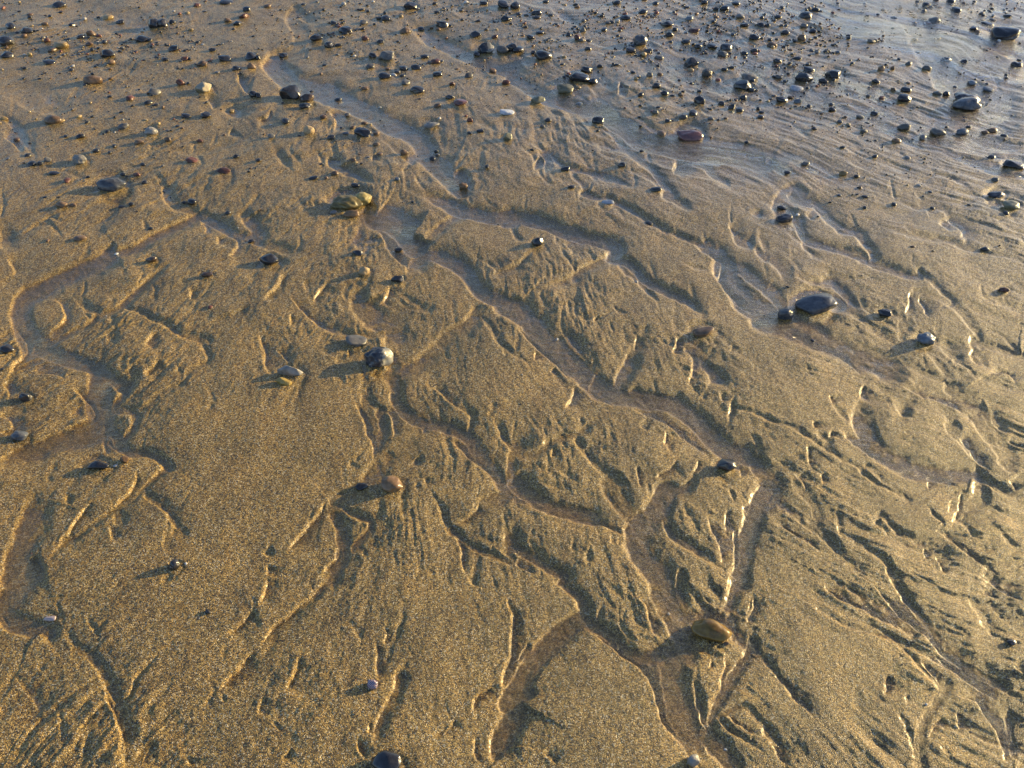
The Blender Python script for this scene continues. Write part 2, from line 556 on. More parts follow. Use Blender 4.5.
# landmark stones: photo pixel centre, width, height, material key, shape, label, short name for neighbours
LM = [
 (712.5, 629, 42, 24, 'olive', 'egg', 'large smooth olive brown stone lying in the wide rill near the bottom edge', 'large olive brown stone'),
 (388, 764, 34, 24, 'k', 'egg', 'glossy black rounded stone cut by the bottom edge of the photo', 'black stone at the bottom edge'),
 (391, 484, 26, 18, 'tan', 'egg', 'rounded orange tan stone with a glossy right end in the middle sand', 'orange tan stone'),
 (362, 485, 14, 8, 'k', 'egg', 'small black pebble just left of the rounded orange tan stone', None),
 (727, 464, 21, 15, 'k', 'ang', 'glossy wet black stone at the corner where two rills part', 'wet black stone at the rill corner'),
 (379, 356, 29, 22, 'pied', 'lump', 'black and white rounded stone casting a long shadow on smooth sand', 'black and white stone'),
 (356, 339, 22, 12, 'g', 'flat', 'flat grey stone half sunk in sand just above the black and white stone', None),
 (290, 371, 26, 13, 'pale', 'ang', 'pale grey flat stone resting on the yellow pebble', 'pale flat stone on sand'),
 (284, 382, 18, 8, 'yel', 'egg', 'small bright yellow pebble under the pale grey flat stone', None),
 (346, 200, 34, 15, 'ochre', 'lump', 'greenish ochre rock, the darker of the two lumps touching left of centre', 'yellow ochre rock'),
 (361, 196, 22, 16, 'ochrel', 'lump', 'bright yellow ochre lumpy rock beside the darker greenish rock', None),
 (351, 211, 16, 8, 'tan', 'egg', 'small tan pebble in front of the yellow ochre rock', None),
 (268, 257, 20, 13, 'k', 'egg', 'dark grey rounded stone at the end of a rill in the left sand', 'dark stone on the left sand'),
 (358, 252, 13, 6, 'k', 'ang', 'black flat shard standing alone on sand above the black and white stone', None),
 (398, 277, 15, 7, 'k', 'ang', 'black pointed shard in the sand edge notch of the central rill', 'black shard in the sand notch'),
 (364, 270, 12, 10, 'sandy', 'egg', 'sand coated pebble between the two black shards', None),
 (538, 240, 13, 11, 'k', 'egg', 'small round black pebble in a shallow hollow near the middle rill', 'round black pebble in a hollow'),
 (608, 201, 13, 4, 'shell', 'flat', 'bluish white shell flake on sand beside a narrow rill', 'bluish white shell flake'),
 (703, 331, 25, 9, 'b', 'flat', 'flat brown stone at the end of the dark winding rill', 'flat brown stone'),
 (817, 302, 41, 19, 'slate', 'long', 'large blue grey oblong stone on the right wet sand', 'large blue grey oblong stone'),
 (786, 311, 16, 13, 'slate', 'egg', 'small blue grey round pebble touching the large oblong stone', None),
 (886, 311, 15, 9, 'k', 'ang', 'dark thin pebble lying in a rill right of the large oblong stone', 'dark thin pebble in the right rill'),
 (927, 337, 20, 14, 'n', 'lump', 'light blue grey lumpy pebble near the right side', 'light blue grey pebble'),
 (1004, 289, 11, 6, 'r', 'egg', 'small reddish pebble alone on smooth sand near the right edge', None),
 (785, 216, 18, 9, 'k', 'flat', 'flat dark stone at the head of a winding rill', 'flat dark stone at the rill head'),
 (997, 193, 18, 7, 'k', 'flat', 'dark flat pebble above the grey green pebble by the right edge', None),
 (1012, 204, 16, 9, 'gg', 'flat', 'grey green rounded pebble near the right edge', 'grey green pebble'),
 (1014, 164, 20, 8, 'k', 'long', 'long black pebble at the right edge of the wet sand', None),
 (1004, 34, 30, 13, 'k', 'long', 'large glossy black oblong stone in the upper right corner', 'large black stone in the upper right'),
 (968, 96, 28, 10, 'k', 'long', 'dark flat stone, the rear of the two large stones lying together', None),
 (967, 103, 28, 13, 'slate', 'egg', 'grey rounded stone, the front of the two large stones lying together', 'large grey pair of stones'),
 (938, 131, 16, 7, 'g', 'egg', 'grey glossy oval pebble below the large pair of stones', None),
 (963, 130, 12, 8, 'n', 'egg', 'blue grey oval pebble just below the large pair of stones', None),
 (805, 75, 20, 11, 'k', 'ang', 'black angular stone in front of a glossy black one at upper right', 'black angular trio'),
 (833, 73, 18, 10, 'k', 'ang', 'black blocky stone right of the angular black stone at upper right', None),
 (797, 86, 14, 6, 'shell', 'flat', 'pale blue flat stone below the black angular stones', None),
 (690, 132, 28, 8, 'plum', 'long', 'long purple brown stone lying across the wet sand', 'long purple brown stone'),
 (598, 118, 13, 9, 'k', 'egg', 'round black pebble alone beside the upper rill', 'round black pebble by the upper rill'),
 (566, 86, 19, 9, 'gg', 'flat', 'flat olive stone below the dark pair near the top', 'flat olive stone'),
 (580, 75, 22, 7, 'k', 'long', 'long dark stone just above the flat olive stone', None),
 (538, 98, 15, 9, 'gg', 'ang', 'olive grey blunt stone left of and below the flat olive stone', None),
 (640, 40, 16, 12, 'slate', 'egg', 'domed blue black stone on pebbly sand near the top', 'domed blue black stone'),
 (692, 59, 14, 11, 'k', 'ang', 'rough black stone amid fine gravel near the top', 'rough black stone'),
 (707, 71, 12, 10, 'g', 'egg', 'round grey pebble just right and below the rough black stone', None),
 (743, 84, 19, 10, 'k', 'ang', 'broad black stone in front of a flat grey one near the top', 'broad black stone'),
 (749, 76, 18, 8, 'g', 'flat', 'flat grey stone behind the broad black stone', None),
 (700, 100, 12, 9, 'k', 'egg', 'round black pebble with a bright gleam beside small gravel', 'gleaming black pebble'),
 (485, 46, 19, 12, 'pied', 'ang', 'black stone with a white right face near the top centre', 'black stone with white face'),
 (512, 46, 13, 9, 'k', 'egg', 'black round stone right of the one with a white face', None),
 (387, 55, 18, 11, 'g', 'egg', 'domed grey stone on sand near the top centre', 'domed grey stone'),
 (316, 37, 13, 9, 'k', 'egg', 'round black pebble left of the small dark heap near the top', 'round black pebble near the top'),
 (410, 5, 15, 9, 'k', 'ang', 'blocky black stone at the top edge', 'blocky black stone at the top edge'),
 (291, 92, 23, 17, 'k', 'ang', 'large jagged black wet rock in the upper left rill', 'jagged black rock'),
 (306, 96, 16, 11, 'bk', 'ang', 'dark brown jagged rock touching the right of the black wet rock', None),
 (363, 132, 18, 8, 'k', 'egg', 'black oval stone on a ribbed sand island left of the upper rill', 'black oval stone'),
 (460, 102, 15, 8, 'plum', 'egg', 'dark reddish oval pebble right of the upper centre', 'dark reddish oval pebble'),
 (507, 111, 15, 6, 'shell', 'flat', 'mottled white shell fragment on sand above the centre', 'mottled white shell'),
 (431, 123, 17, 6, 'pale', 'flat', 'pale grey flat pebble on sand left of the mottled shell', None),
 (463, 182, 10, 8, 'tan', 'egg', 'round tan pebble on the sand left of the centre rill', 'round tan pebble'),
 (507, 137, 11, 9, 'gg', 'ang', 'mossy olive pebble below the mottled white shell', None),
 (309, 131, 12, 9, 'sandy', 'egg', 'sand coloured pebble half buried in a sand hump', None),
 (110, 183, 30, 15, 'slate', 'egg', 'large dark grey rounded stone on the upper left sand', 'large grey stone at the upper left'),
 (79, 159, 16, 11, 'pale', 'lump', 'pale grey knobbly stone above the large grey stone', 'pale knobbly stone'),
 (151, 130, 13, 9, 'pale', 'egg', 'pale white rounded pebble on the upper left sand', 'pale white pebble'),
 (204, 88, 19, 11, 'split', 'ang', 'blocky stone, grey on the left and cream on the right, casting a long shadow', 'grey and cream stone'),
 (192, 159, 14, 5, 'r', 'flat', 'flat red brown pebble in sand left of the upper rill', 'flat red brown pebble'),
 (223, 170, 16, 6, 'r', 'flat', 'long rust red pebble right of the flat red brown pebble', None),
 (151, 258, 13, 7, 'bk', 'ang', 'dark brown angular chip above a straight narrow rill', 'dark brown chip'),
 (207, 274, 12, 6, 'bk', 'flat', 'dark brown pebble lying left of the dark stone shadow', None),
 (7, 349, 16, 9, 'k', 'egg', 'black oval stone at the left edge beside the forked rill', 'black oval stone at the left edge'),
 (26, 397, 13, 11, 'k', 'ang', 'black pebble standing on the rounded sand island at left', None),
 (19, 435, 17, 12, 'slate', 'egg', 'dark grey stone on the bank of the broad brown rill', 'dark grey stone on the rill bank'),
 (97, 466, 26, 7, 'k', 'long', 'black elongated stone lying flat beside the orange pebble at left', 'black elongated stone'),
 (125, 460, 10, 8, 'tan', 'egg', 'small orange pebble at the right end of the black elongated stone', None),
 (176, 567, 12, 11, 'k', 'egg', 'small black pebble half buried in smooth sand at lower left', 'half buried black pebble'),
 (50, 619, 14, 5, 'pink', 'flat', 'pinkish white shell flake by the dark rill at lower left', 'pinkish shell flake'),
 (373, 686, 12, 11, 'shellp', 'egg', 'striped purple shell lying on the lower sand', 'striped purple shell'),
 (693, 761, 13, 12, 'pale', 'ang', 'pale angular pebble at the bottom edge beside the wide rill', None),
 (1012, 642, 11, 7, 'k', 'egg', 'small black pebble on ribbed sand near the lower right edge', 'black pebble at the lower right'),
 (153, 23, 12, 11, 'k', 'ang', 'square black stone upright on the upper left sand', 'square black stone'),
]
# ------------------------------------------------------------------ beach surface (one sheet, finest near the viewer)
pxc = np.concatenate([-60-np.cumsum(4*1.28**np.arange(38))[::-1], np.arange(-60, 1084.1, STEP), 1084+np.cumsum(4*1.28**np.arange(38))])
pyr = np.arange(812, -40.1, -STEP)
ynear = np.array([at(512, p)[1] for p in pyr])
yback = np.array([-400, -150, -50, -18, -7, -3, -1.5, -0.8, -0.4, -0.1, 0.1, 0.25, 0.36, 0.44, 0.5])
yback = yback[yback < ynear[0]-0.02]
yfar = [ynear[-1]]; st = ynear[-1]-ynear[-2]
while yfar[-1] < 5000:
    st *= 1.09; yfar.append(yfar[-1]+st)
YR = np.concatenate([yback, ynear, np.array(yfar[1:])])
TR = np.maximum(YR*cP+CAM_H*sP, 0.95)
X = ((pxc-512)/FPX)[None, :]*TR[:, None]; Y = np.repeat(YR[:, None], len(pxc), 1)
R, Cn = X.shape
r0 = len(yback); r1 = r0+len(ynear); c0 = 38; c1 = Cn-38
def to_px(x, y):
    t = np.maximum(y*cP+CAM_H*sP, 0.95)
    return 512+FPX*x/t, 384-FPX*(y*sP-CAM_H*cP)/t
# drainage depth, metres per "unit" follows the local width of the rills
U = X[r0:r1, c0:c1]; Wv = Y[r0:r1, c0:c1]
PX, PY = to_px(U, Wv)
SC = ((Wv*cP+CAM_H*sP)/FPX).astype(np.float32)
q = 0.9
wx = PX+(fbm(PX/30, PY/24, 1, 3, .5)-.5)*8*q+(fbm(PX/7, PY/6, 4, 2)-.5)*2.6*q
wy = PY+(fbm(PX/30, PY/24, 6, 3, .5)-.5)*6.5*q+(fbm(PX/7, PY/6, 9, 2)-.5)*2.2*q
wx = wx.astype(np.float32); wy = wy.astype(np.float32)
shp = PX.shape
DEP = np.zeros(shp, np.float32); LIP = np.zeros(shp, np.float32); FLO = np.zeros(shp, np.float32); WAL = np.zeros(shp, np.float32); DOM = np.zeros(shp, np.float32)
def dense(pts):
    pts = np.array(pts, float)
    return np.vstack([pts[i]+(pts[i+1]-pts[i])*t for i in range(len(pts)-1) for t in np.linspace(0, 1, 8)])
def poly(kind, w, d, pts, free=(True, True)):
    pts = np.array(pts, float)
    # densify with Catmull-Rom so bends are round
    P = np.vstack([2*pts[0]-pts[1], pts, 2*pts[-1]-pts[-2]]); out = []
    for i in range(1, len(P)-2):
        for t in (0, .25, .5, .75):
            a, b, c, e = P[i-1], P[i], P[i+1], P[i+2]
            out.append(.5*((2*b)+(c-a)*t+(2*a-5*b+4*c-e)*t*t+(3*b-a-3*c+e)*t**3))
    out.append(P[-2]); pts = np.array(out)
    m = (w+(46 if w >= 5.5 else 12) if kind == 'C' else 40)
    xa, ya = pts.min(0)-m; xb, yb = pts.max(0)+m
    i0 = int(np.clip((812-yb)/STEP, 0, shp[0])); i1 = int(np.clip((812-ya)/STEP+1, 0, shp[0]))
    j0 = int(np.clip((xa+60)/STEP, 0, shp[1])); j1 = int(np.clip((xb+60)/STEP+1, 0, shp[1]))
    if i1 <= i0 or j1 <= j0: return
    gx = wx[i0:i1, j0:j1]; gy = wy[i0:i1, j0:j1]
    best = np.full(gx.shape, 1e9, np.float32); sg = np.zeros_like(best); tt = np.zeros_like(best); ov = np.zeros_like(best)
    seg = pts[1:]-pts[:-1]; ln = np.hypot(seg[:, 0], seg[:, 1])+1e-6; cum = np.concatenate([[0], np.cumsum(ln)]); L = cum[-1]
    side = sum(-s[1]*1.0+s[0]*-0.22 for s in seg)
    n = len(seg)
    for k in range(n):
        s = seg[k]/ln[k]; rx = gx-pts[k, 0]; ry = gy-pts[k, 1]
        a = rx*s[0]+ry*s[1]; ac = np.clip(a, 0, ln[k])
        ex = rx-ac*s[0]; ey = ry-ac*s[1]; dd = ex*ex+ey*ey
        u = dd < best
        best = np.where(u, dd, best); sg = np.where(u, s[0]*ry-s[1]*rx, sg); tt = np.where(u, cum[k]+ac, tt)
        o = np.zeros_like(a)
        if k == 0: o = np.maximum(o, -a)
        if k == n-1: o = np.maximum(o, a-ln[k])
        ov = np.where(u, o, ov)
    dist = np.sqrt(best)
    sc = SC[i0:i1, j0:j1]; scd = sc*(0.0019/np.maximum(sc, .0012))**0.25*(1.05+.30*(1-sst(120, 480, gy)))
    if kind == 'C':
        e0 = sst(-1, min(48, .58*L), tt) if free[0] else 1.0
        e1 = sst(-1, min(38, .42*L), L-tt) if free[1] else 1.0
        ends = (e0*e1+0*tt)*np.exp(-(ov/6)**2)
        r = w*.5*(0.25+.75*ends); wide = 1+.12*min(max((w-10)/8, 0), 1); r = r*wide*.9
        sunward = sst(-2.5, 2.5, sg*(1 if side > 0 else -1))      # 1 on the bank that turns its back to the light
        b = np.minimum((.85+.16*w*.5)*(1-sunward)+(min(.7*w*.5, 6.5)+1.0)*sunward, r*.97+.6)
        if w >= 5.5: DOM[i0:i1, j0:j1] = np.maximum(DOM[i0:i1, j0:j1], d*min(.30+.16*w, 3.0)*scd*ends*np.exp(-(np.maximum(dist-r*.6, 0)/(8+.7*w))**1.3))
        p = 1-sst(r-b, r+b, dist)
        dep = d*(1.12+.10*min(w, 14))*(1-.28*sst(720, 860, gx))*scd*p*ends
        FLO[i0:i1, j0:j1] = np.maximum(FLO[i0:i1, j0:j1], p*min(1, d*(.35+w/14)))
        DEP[i0:i1, j0:j1] = np.maximum(DEP[i0:i1, j0:j1], dep)
        if w > 6: WAL[i0:i1, j0:j1] = np.maximum(WAL[i0:i1, j0:j1], (1-sst(r+b, r+b+6, dist))*min(1, w/11)*ends)
        lp = np.exp(-((dist-r-b-1.5)/2.6)**2)*d*ends
        LIP[i0:i1, j0:j1] = np.maximum(LIP[i0:i1, j0:j1], lp*scd*(.26-.22*sunward))
    else:
        s = dist*np.sign(sg)*(1 if side > 0 else -1)
        ends = sst(0, .3*L+1, tt)*sst(0, .3*L+1, L-tt)*np.exp(-(ov/4)**2)
        prof = sst(-.9, 1.1, s)*np.exp(-np.maximum(s-1.3, 0)/9.5)
        dep = 2.9*d*scd*prof*ends
        DOM[i0:i1, j0:j1] = np.maximum(DOM[i0:i1, j0:j1], .9*d*scd*sst(-3, 3, s)*np.exp(-np.maximum(s, 0)/16)*ends)
        DEP[i0:i1, j0:j1] = np.maximum(DEP[i0:i1, j0:j1], dep)
        lp = np.exp(-((s+2.6)/2.2)**2)*ends*d
        LIP[i0:i1, j0:j1] = np.maximum(LIP[i0:i1, j0:j1], lp*scd*.30)
CH, BK = [], []
for (ox, oy), txt in SECT.items():
    for line in txt.strip().splitlines():
        f = line.split(); k = f[0]
        nn = 3 if k == 'C' else 2
        pts = [tuple(float(v) for v in p.split(',')) for p in f[nn:]]
        pts = [(ox+a/4, oy+b/4) for a, b in pts]
        if k == 'C': CH.append([float(f[1]), float(f[2]), pts])
        else: BK.append((float(f[1]), pts))
DN = [dense(c[2]) for c in CH]
jobs = []
for i, (w, d, pts) in enumerate(CH):      # join every rill to the one it meets
    free = [True, True]; pts = list(pts)
    for e in (0, 1):
        p = np.array(pts[0] if e == 0 else pts[-1]); bd, bp = 1e9, None
        for j, q_ in enumerate(DN):
            if j == i: continue
            dd = np.hypot(*(q_-p).T); k = dd.argmin()
            if dd[k] < bd: bd, bp = dd[k], q_[k]
        if bd < 7+w*.35:
            free[e] = False
            if bd > 1: pts = ([tuple(bp)]+pts) if e == 0 else (pts+[tuple(bp)])
    jobs.append((w, d, pts, free))
for w, d, pts, free in jobs: poly('C', w, d, pts, free)
for d, pts in BK: poly('S', 0, d, pts)
rt = random.Random(5)
def flowdir(x, y):
    a = math.radians(float(np.interp(x, [-60, 100, 330, 512, 750, 1084], [28, 26, 8, -14, -40, -58])))
    return np.array([-math.sin(a), math.cos(a)*(.75+.25*y/768)])
for w, d, pts, free in jobs:              # fine feathered rills that drain into the larger ones
    q_ = dense(pts); seg = np.hypot(*(q_[1:]-q_[:-1]).T); acc = rt.uniform(0, 10)
    for k in range(len(seg)):
        acc += seg[k]
        if acc < 9: continue
        acc = rt.uniform(-42, -6)
        c = q_[k]; t = (q_[k+1]-q_[k])/max(seg[k], 1e-3); nrm = np.array([-t[1], t[0]])
        if c[1] < 95 or w < 5 or (c[0] > 780 and c[1] > 380): continue
        up = -flowdir(*c); sd_ = 1 if rt.random() < .5 else -1
        dirv = up*rt.uniform(.8, 1.4)+nrm*sd_*rt.uniform(.25, .8); dirv /= np.hypot(*dirv)
        if abs(dirv @ nrm) < .22: continue
        Ln = rt.uniform(12, 46)*(1 if w > 8 else .6); ben = rt.uniform(-.35, .35)
        p = [c+nrm*sd_*0]
        for s_ in (.33, .66, 1.0):
            v = dirv+up*ben*s_; v /= np.hypot(*v); p.append(c+v*Ln*s_+np.array([rt.uniform(-2, 2), rt.uniform(-2, 2)]))
        p = [tuple(v) for v in p[::-1]]
        poly('C', rt.uniform(2.4, 6.5), rt.uniform(.16, .5)*(.6+.4*min(1, c[1]/400)), p, (True, False))
        if rt.random() < .35:
            o = nrm*sd_*rt.uniform(3, 6); poly('C', rt.uniform(2, 3.5), rt.uniform(.3, .6), [tuple(np.array(v)+o*(1-i_/3)) for i_, v in enumerate(p)], (True, False))
# running water scours a hollow round each larger stone and drops a collar of sand behind it
for (sx, sy, sw, sh, *_r) in LM:
    if sw < 11: continue
    j0, j1 = int((sx-4*sw+60)/STEP), int((sx+4*sw+60)/STEP); i0, i1 = int((812-sy-3*sw)/STEP), int((812-sy+3*sw)/STEP)
    j0 = max(j0, 0); i0 = max(i0, 0)
    gx = wx[i0:i1, j0:j1]-sx; gy = (wy[i0:i1, j0:j1]-sy-sh*.25)*1.35; rr_ = np.hypot(gx, gy); fd = flowdir(sx, sy); along = (gx*fd[0]+gy*fd[1])
    ring = np.exp(-((rr_-sw*.52)/(sw*.20))**2)*(.55+.45*np.clip(-along/sw, -1, 1))
    tail = np.exp(-((np.abs(gx*fd[1]-gy*fd[0])-sw*.42)/(sw*.16))**2)*sst(0, sw*.4, along)*(1-sst(sw*.8, sw*2.3, along))
    dd = (.09*sw*ring+.04*sw*tail)*SC[i0:i1, j0:j1]
    DEP[i0:i1, j0:j1] = np.maximum(DEP[i0:i1, j0:j1], dd)
# lip must not fill a rill
LIP *= (1-sst(0, .0012, DEP))

def full(a, v=0.0):
    o = np.full((R, Cn), v, np.float32); o[r0:r1, c0:c1] = a; return o
DEPf = full(DEP); LIPf = full(LIP); FLOf = full(FLO); WALf = full(WAL); DOMf = full(DOM)
fpx, fpy = to_px(X, Y)
fsc = (TR/FPX)[:, None]+0*X
inframe = sst(-70, -10, fpx)*(1-sst(1034, 1094, fpx))*sst(-40, 0, fpy)*(1-sst(775, 815, fpy))
near = 1-sst(9, 22, np.hypot(X, Y))          # relief only where it can be seen as relief
# direction of the draining water, metres along / across
ang = np.radians(np.interp(np.clip(X/(TR[:, None]*.59), -1.6, 1.6), [-1.6, -1, -.4, 0, .45, 1, 1.6], [-28, -30, -12, 14, 38, 56, 58]))
# integrate a smooth stream coordinate instead of a rotated one to avoid stretching
wob = (fbm(X*1.6, Y*1.6, 3, 2)-.5)
def streak(a0, su, sv, seed, warp=.05):
    ca, sa = math.cos(a0), math.sin(a0)
    al = X*sa-Y*ca+warp*0; ac = X*ca+Y*sa+wob*warp*2
    ac = ac+(fbm(X*7, Y*7, seed+5, 2)-.5)*.05
    return fbm(ac*su, al*sv, seed, 3, .55)
bank = [(-30, 2), (10, 5), (50, 8)]
S_ = 0; wsum = 0
for a0, sd_ in bank:
    wgt = np.clip(1-np.abs(np.degrees(ang)-a0)/40, 0, 1)
    n = streak(math.radians(a0), 26, 7.5, sd_)
    S_ = S_+wgt*(1-np.abs(2*n-1)*2.2); wsum = wsum+wgt
S_ = S_/np.maximum(wsum, 1e-3)                # ridged: ~1 on fine rill lines
rill = np.clip(S_-.35, 0, 1)**1.3
S2 = 0; wsum = 0
for a0, sd_ in bank:
    wgt = np.clip(1-np.abs(np.degrees(ang)-a0)/40, 0, 1)
    n = streak(math.radians(a0), 52, 6.0, sd_+1, .12)
    S2 = S2+wgt*n; wsum = wsum+wgt
S2 = S2/np.maximum(wsum, 1e-3)-.5
# smooth plains that carry little relief (photo section centres and radii)
calm = np.zeros_like(X)
for cx, cy, rx_, ry_, s in [(300, 420, 75, 70, 1), (265, 470, 60, 90, .9), (235, 345, 40, 50, .7), (690, 270, 55, 35, .9), (760, 330, 60, 45, .9), (820, 400, 60, 25, .8),
      (590, 720, 65, 70, .9), (830, 650, 60, 70, .85), (785, 590, 40, 60, .8), (400, 620, 70, 100, .6), (340, 620, 60, 80, .6), (455, 510, 40, 60, .8), (190, 560, 60, 60, .6),
      (900, 300, 60, 30, .5), (880, 250, 70, 25, .6), (450, 300, 30, 30, .6), (200, 420, 60, 70, .6), (930, 340, 50, 30, .4), (220, 650, 60, 60, .5), (60, 130, 90, 50, .4)]:
    calm = np.maximum(calm, s*np.exp(-(((fpx-cx)/rx_)**2+((fpy-cy)/ry_)**2)**1.5))
act = (1-calm)*(.45+.75*sst(.35, .7, fbm(X*3.1, Y*3.1, 11, 2)))
low = (fbm(X*.9+3, Y*.9, 12, 2)-.5)*.014*near+(fbm(X*4.2, Y*4.2, 14, 3)-.5)*.010*near
swell = (fbm(X*11, Y*11, 3, 3, .5)-.5)*.0085*act*near
relsc = (fsc/.0022)**.5

S3 = 0
for a0, sd_ in bank:
    wgt = np.clip(1-np.abs(np.degrees(ang)-a0)/40, 0, 1)
    S3 = S3+wgt*streak(math.radians(a0), 120, 15, sd_+6, .12)
S3 = S3/np.maximum(wsum, 1e-3)-.5
patch = sst(.38, .66, fbm(X*6.5+4, Y*6.5, 13, 2))
rough = act*(.45+.9*patch)
m5 = fbm(X*48, Y*48, 2, 3, .6)-.5
wash = np.zeros_like(X)
for cx, cy, rx_, ry_, a in [(60, 100, 90, 18, .3), (130, 20, 110, 20, .4), (560, 10, 80, 16, .9), (730, 165, 150, 32, 1), (930, 60, 80, 70, .9), (790, 230, 45, 70, .8), (980, 150, 80, 60, .8),
      (850, 20, 90, 14, .8), (0, 150, 60, 45, .6), (410, 145, 60, 20, .35), (600, 60, 70, 26, .8), (330, 80, 60, 30, .2), (860, 150, 120, 50, .6), (470, 180, 60, 20, .5), (640, 220, 60, 30, .3)]:
    wash = np.maximum(wash, a*np.exp(-(((fpx-cx)/rx_)**2+((fpy-cy)/ry_)**2)))
fade = (.40+.25*sst(50, 180, fpy)+.25*sst(180, 420, fpy))*(1-.6*wash)
micro = (-rill*.0030*act*relsc+S2*.0072*rough*relsc*(1-.25*sst(700,950,fpx))+S3*.0026*rough*relsc**.4+(fbm(X*26, Y*26, 5, 3, .6)-.5)*.0020*(.3+rough)+m5*.0019*(.3+rough))*fade+(fbm(X*150, Y*150, 9, 2)-.5)*.0010
long_ = sst(720, 860, fpx)*sst(330, 430, fpy)*(1-.9*calm)*(.35+.65*sst(.35, .6, fbm(X*5, Y*5, 8, 2)))
micro = micro*(1-.55*long_)+long_*near*((streak(math.radians(50), 34, 1.7, 12, .22)-.5)*.0088+(streak(math.radians(50), 80, 4, 2, .22)-.5)*.0028)
keep = (1-.38*FLOf)*(1-.62*WALf)
outr = 1-inframe
big = 0
for a0, sd_ in bank:
    wgt = np.clip(1-np.abs(np.degrees(ang)-a0)/40, 0, 1)
    n = streak(math.radians(a0), 9, 3.4, sd_+3, .12)
    big = big+wgt*np.clip(1-np.abs(2*n-1)*3.5, 0, 1)
braid = near*FLOf*((streak(math.radians(25), 60, 10, 6, .2)-.5)*.0015+(fbm(X*45, Y*45, 7, 3, .6)-.5)*.0032)*(.6+.4*relsc)
H = low+braid+swell*(1-.6*FLOf)*(1-.5*wash)+(micro*keep-DEPf-DOMf+LIPf-big*.007*outr*(fsc/.0022)**.4)*near
# water film: lies in the rill floors, spreads over the flats further up the beach
wetfar = sst(330, 40, fpy)*(.12+.88*sst(300, 850, fpx))
fz = sst(300, 90, fpy+.0*fpx)*(.45+.55*sst(350, 800, fpx))
flowA = streak(math.radians(44), 5.5, 1.1, 9, .12); flowB = .65*streak(math.radians(46), 30, 3.0, 4, .16)+.35*streak(math.radians(46), 80, 8, 6, .16)
H = H+((flowB-.5)*.0135*fz*(.45+.55*wash))*near*(1-.5*FLOf)
wetpatch = sst(.44, .60, flowA)
lvl = low-fsc*(2.7-2.3*wetfar*wetpatch-.6*wetfar)
for cx, cy, rx_, ry_, a in [(60, 100, 90, 16, .5), (130, 20, 110, 18, .6), (560, 10, 70, 14, 1.6), (730, 165, 130, 25, 1.6), (950, 60, 80, 60, 1.4), (780, 240, 40, 60, 1.2), (850, 20, 90, 12, 1.4), (0, 150, 60, 40, 1.2),
      (410, 140, 50, 16, .3), (640, 70, 60, 20, 1.3), (30, 330, 30, 40, .8), (30, 440, 60, 14, .8), (15, 580, 20, 60, .8), (690, 700, 15, 60, .3), (1000, 130, 60, 30, 1.2), (400, 215, 30, 20, .6)]:
    lvl = lvl+fsc*a*np.exp(-(((fpx-cx)/rx_)**2+((fpy-cy)/ry_)**2))
lvl = lvl-.55*DOMf
wet = sst(-.0026, .0010, lvl-H).astype(np.float32)
film = np.clip((.12+.22*sst(200, 900, fpx))*inframe+.66*sst(480, 40, fpy)*(.35+.65*sst(150, 800, fpx))+(.15+.45*sst(400, 150, fpy))*wet+.35*wash, 0, 1).astype(np.float32)
def hmap(x, y):
    """height of the sand at a point"""
    i = np.clip(np.searchsorted(YR, y)-1, 0, R-2); fy = (y-YR[i])/(YR[i+1]-YR[i])
    t = max(y*cP+CAM_H*sP, .95); p = 512+FPX*x/t
    j = np.clip(np.searchsorted(pxc, p)-1, 0, Cn-2); fx = (p-pxc[j])/(pxc[j+1]-pxc[j])
    return float((H[i, j]*(1-fx)+H[i, j+1]*fx)*(1-fy)+(H[i+1, j]*(1-fx)+H[i+1, j+1]*fx)*fy)
def wmap(x, y):
    i = int(np.clip(np.searchsorted(YR, y)-1, 0, R-2)); p = 512+FPX*x/max(y*cP+CAM_H*sP, .95); j = int(np.clip(np.searchsorted(pxc, p)-1, 0, Cn-2))
    return float(lvl[i, j])
def sheet(name, Z, mat, mask=None, attrs=()):
    idx = np.arange(R*Cn).reshape(R, Cn)
    a = idx[:-1, :-1]; F = np.stack([a, idx[:-1, 1:], idx[1:, 1:], idx[1:, :-1]], -1).reshape(-1, 4)
    V = np.stack([X, Y, Z], -1).reshape(-1, 3).astype(np.float32)
    if mask is not None:
        mk = (mask[:-1, :-1] | mask[1:, :-1] | mask[:-1, 1:] | mask[1:, 1:]).reshape(-1)
        F = F[mk]; used = np.unique(F); rem = np.zeros(R*Cn, np.int64); rem[used] = np.arange(len(used)); F = rem[F]; V = V[used]
    me = bpy.data.meshes.new(name)
    me.vertices.add(len(V)); me.vertices.foreach_set('co', V.ravel())
    me.loops.add(len(F)*4); me.loops.foreach_set('vertex_index', F.ravel().astype(np.int32))
    me.polygons.add(len(F)); me.polygons.foreach_set('loop_start', np.arange(0, len(F)*4, 4, dtype=np.int32))
    me.update(calc_edges=True); me.shade_smooth()
    for nm, arr in attrs:
        at_ = me.attributes.new(nm, 'FLOAT', 'POINT'); v = arr.reshape(-1)
        if mask is not None: v = v[used]
        at_.data.foreach_set('value', v.astype(np.float32))
    me.materials.append(mat); o = bpy.data.objects.new(name, me); col.objects.link(o); return o
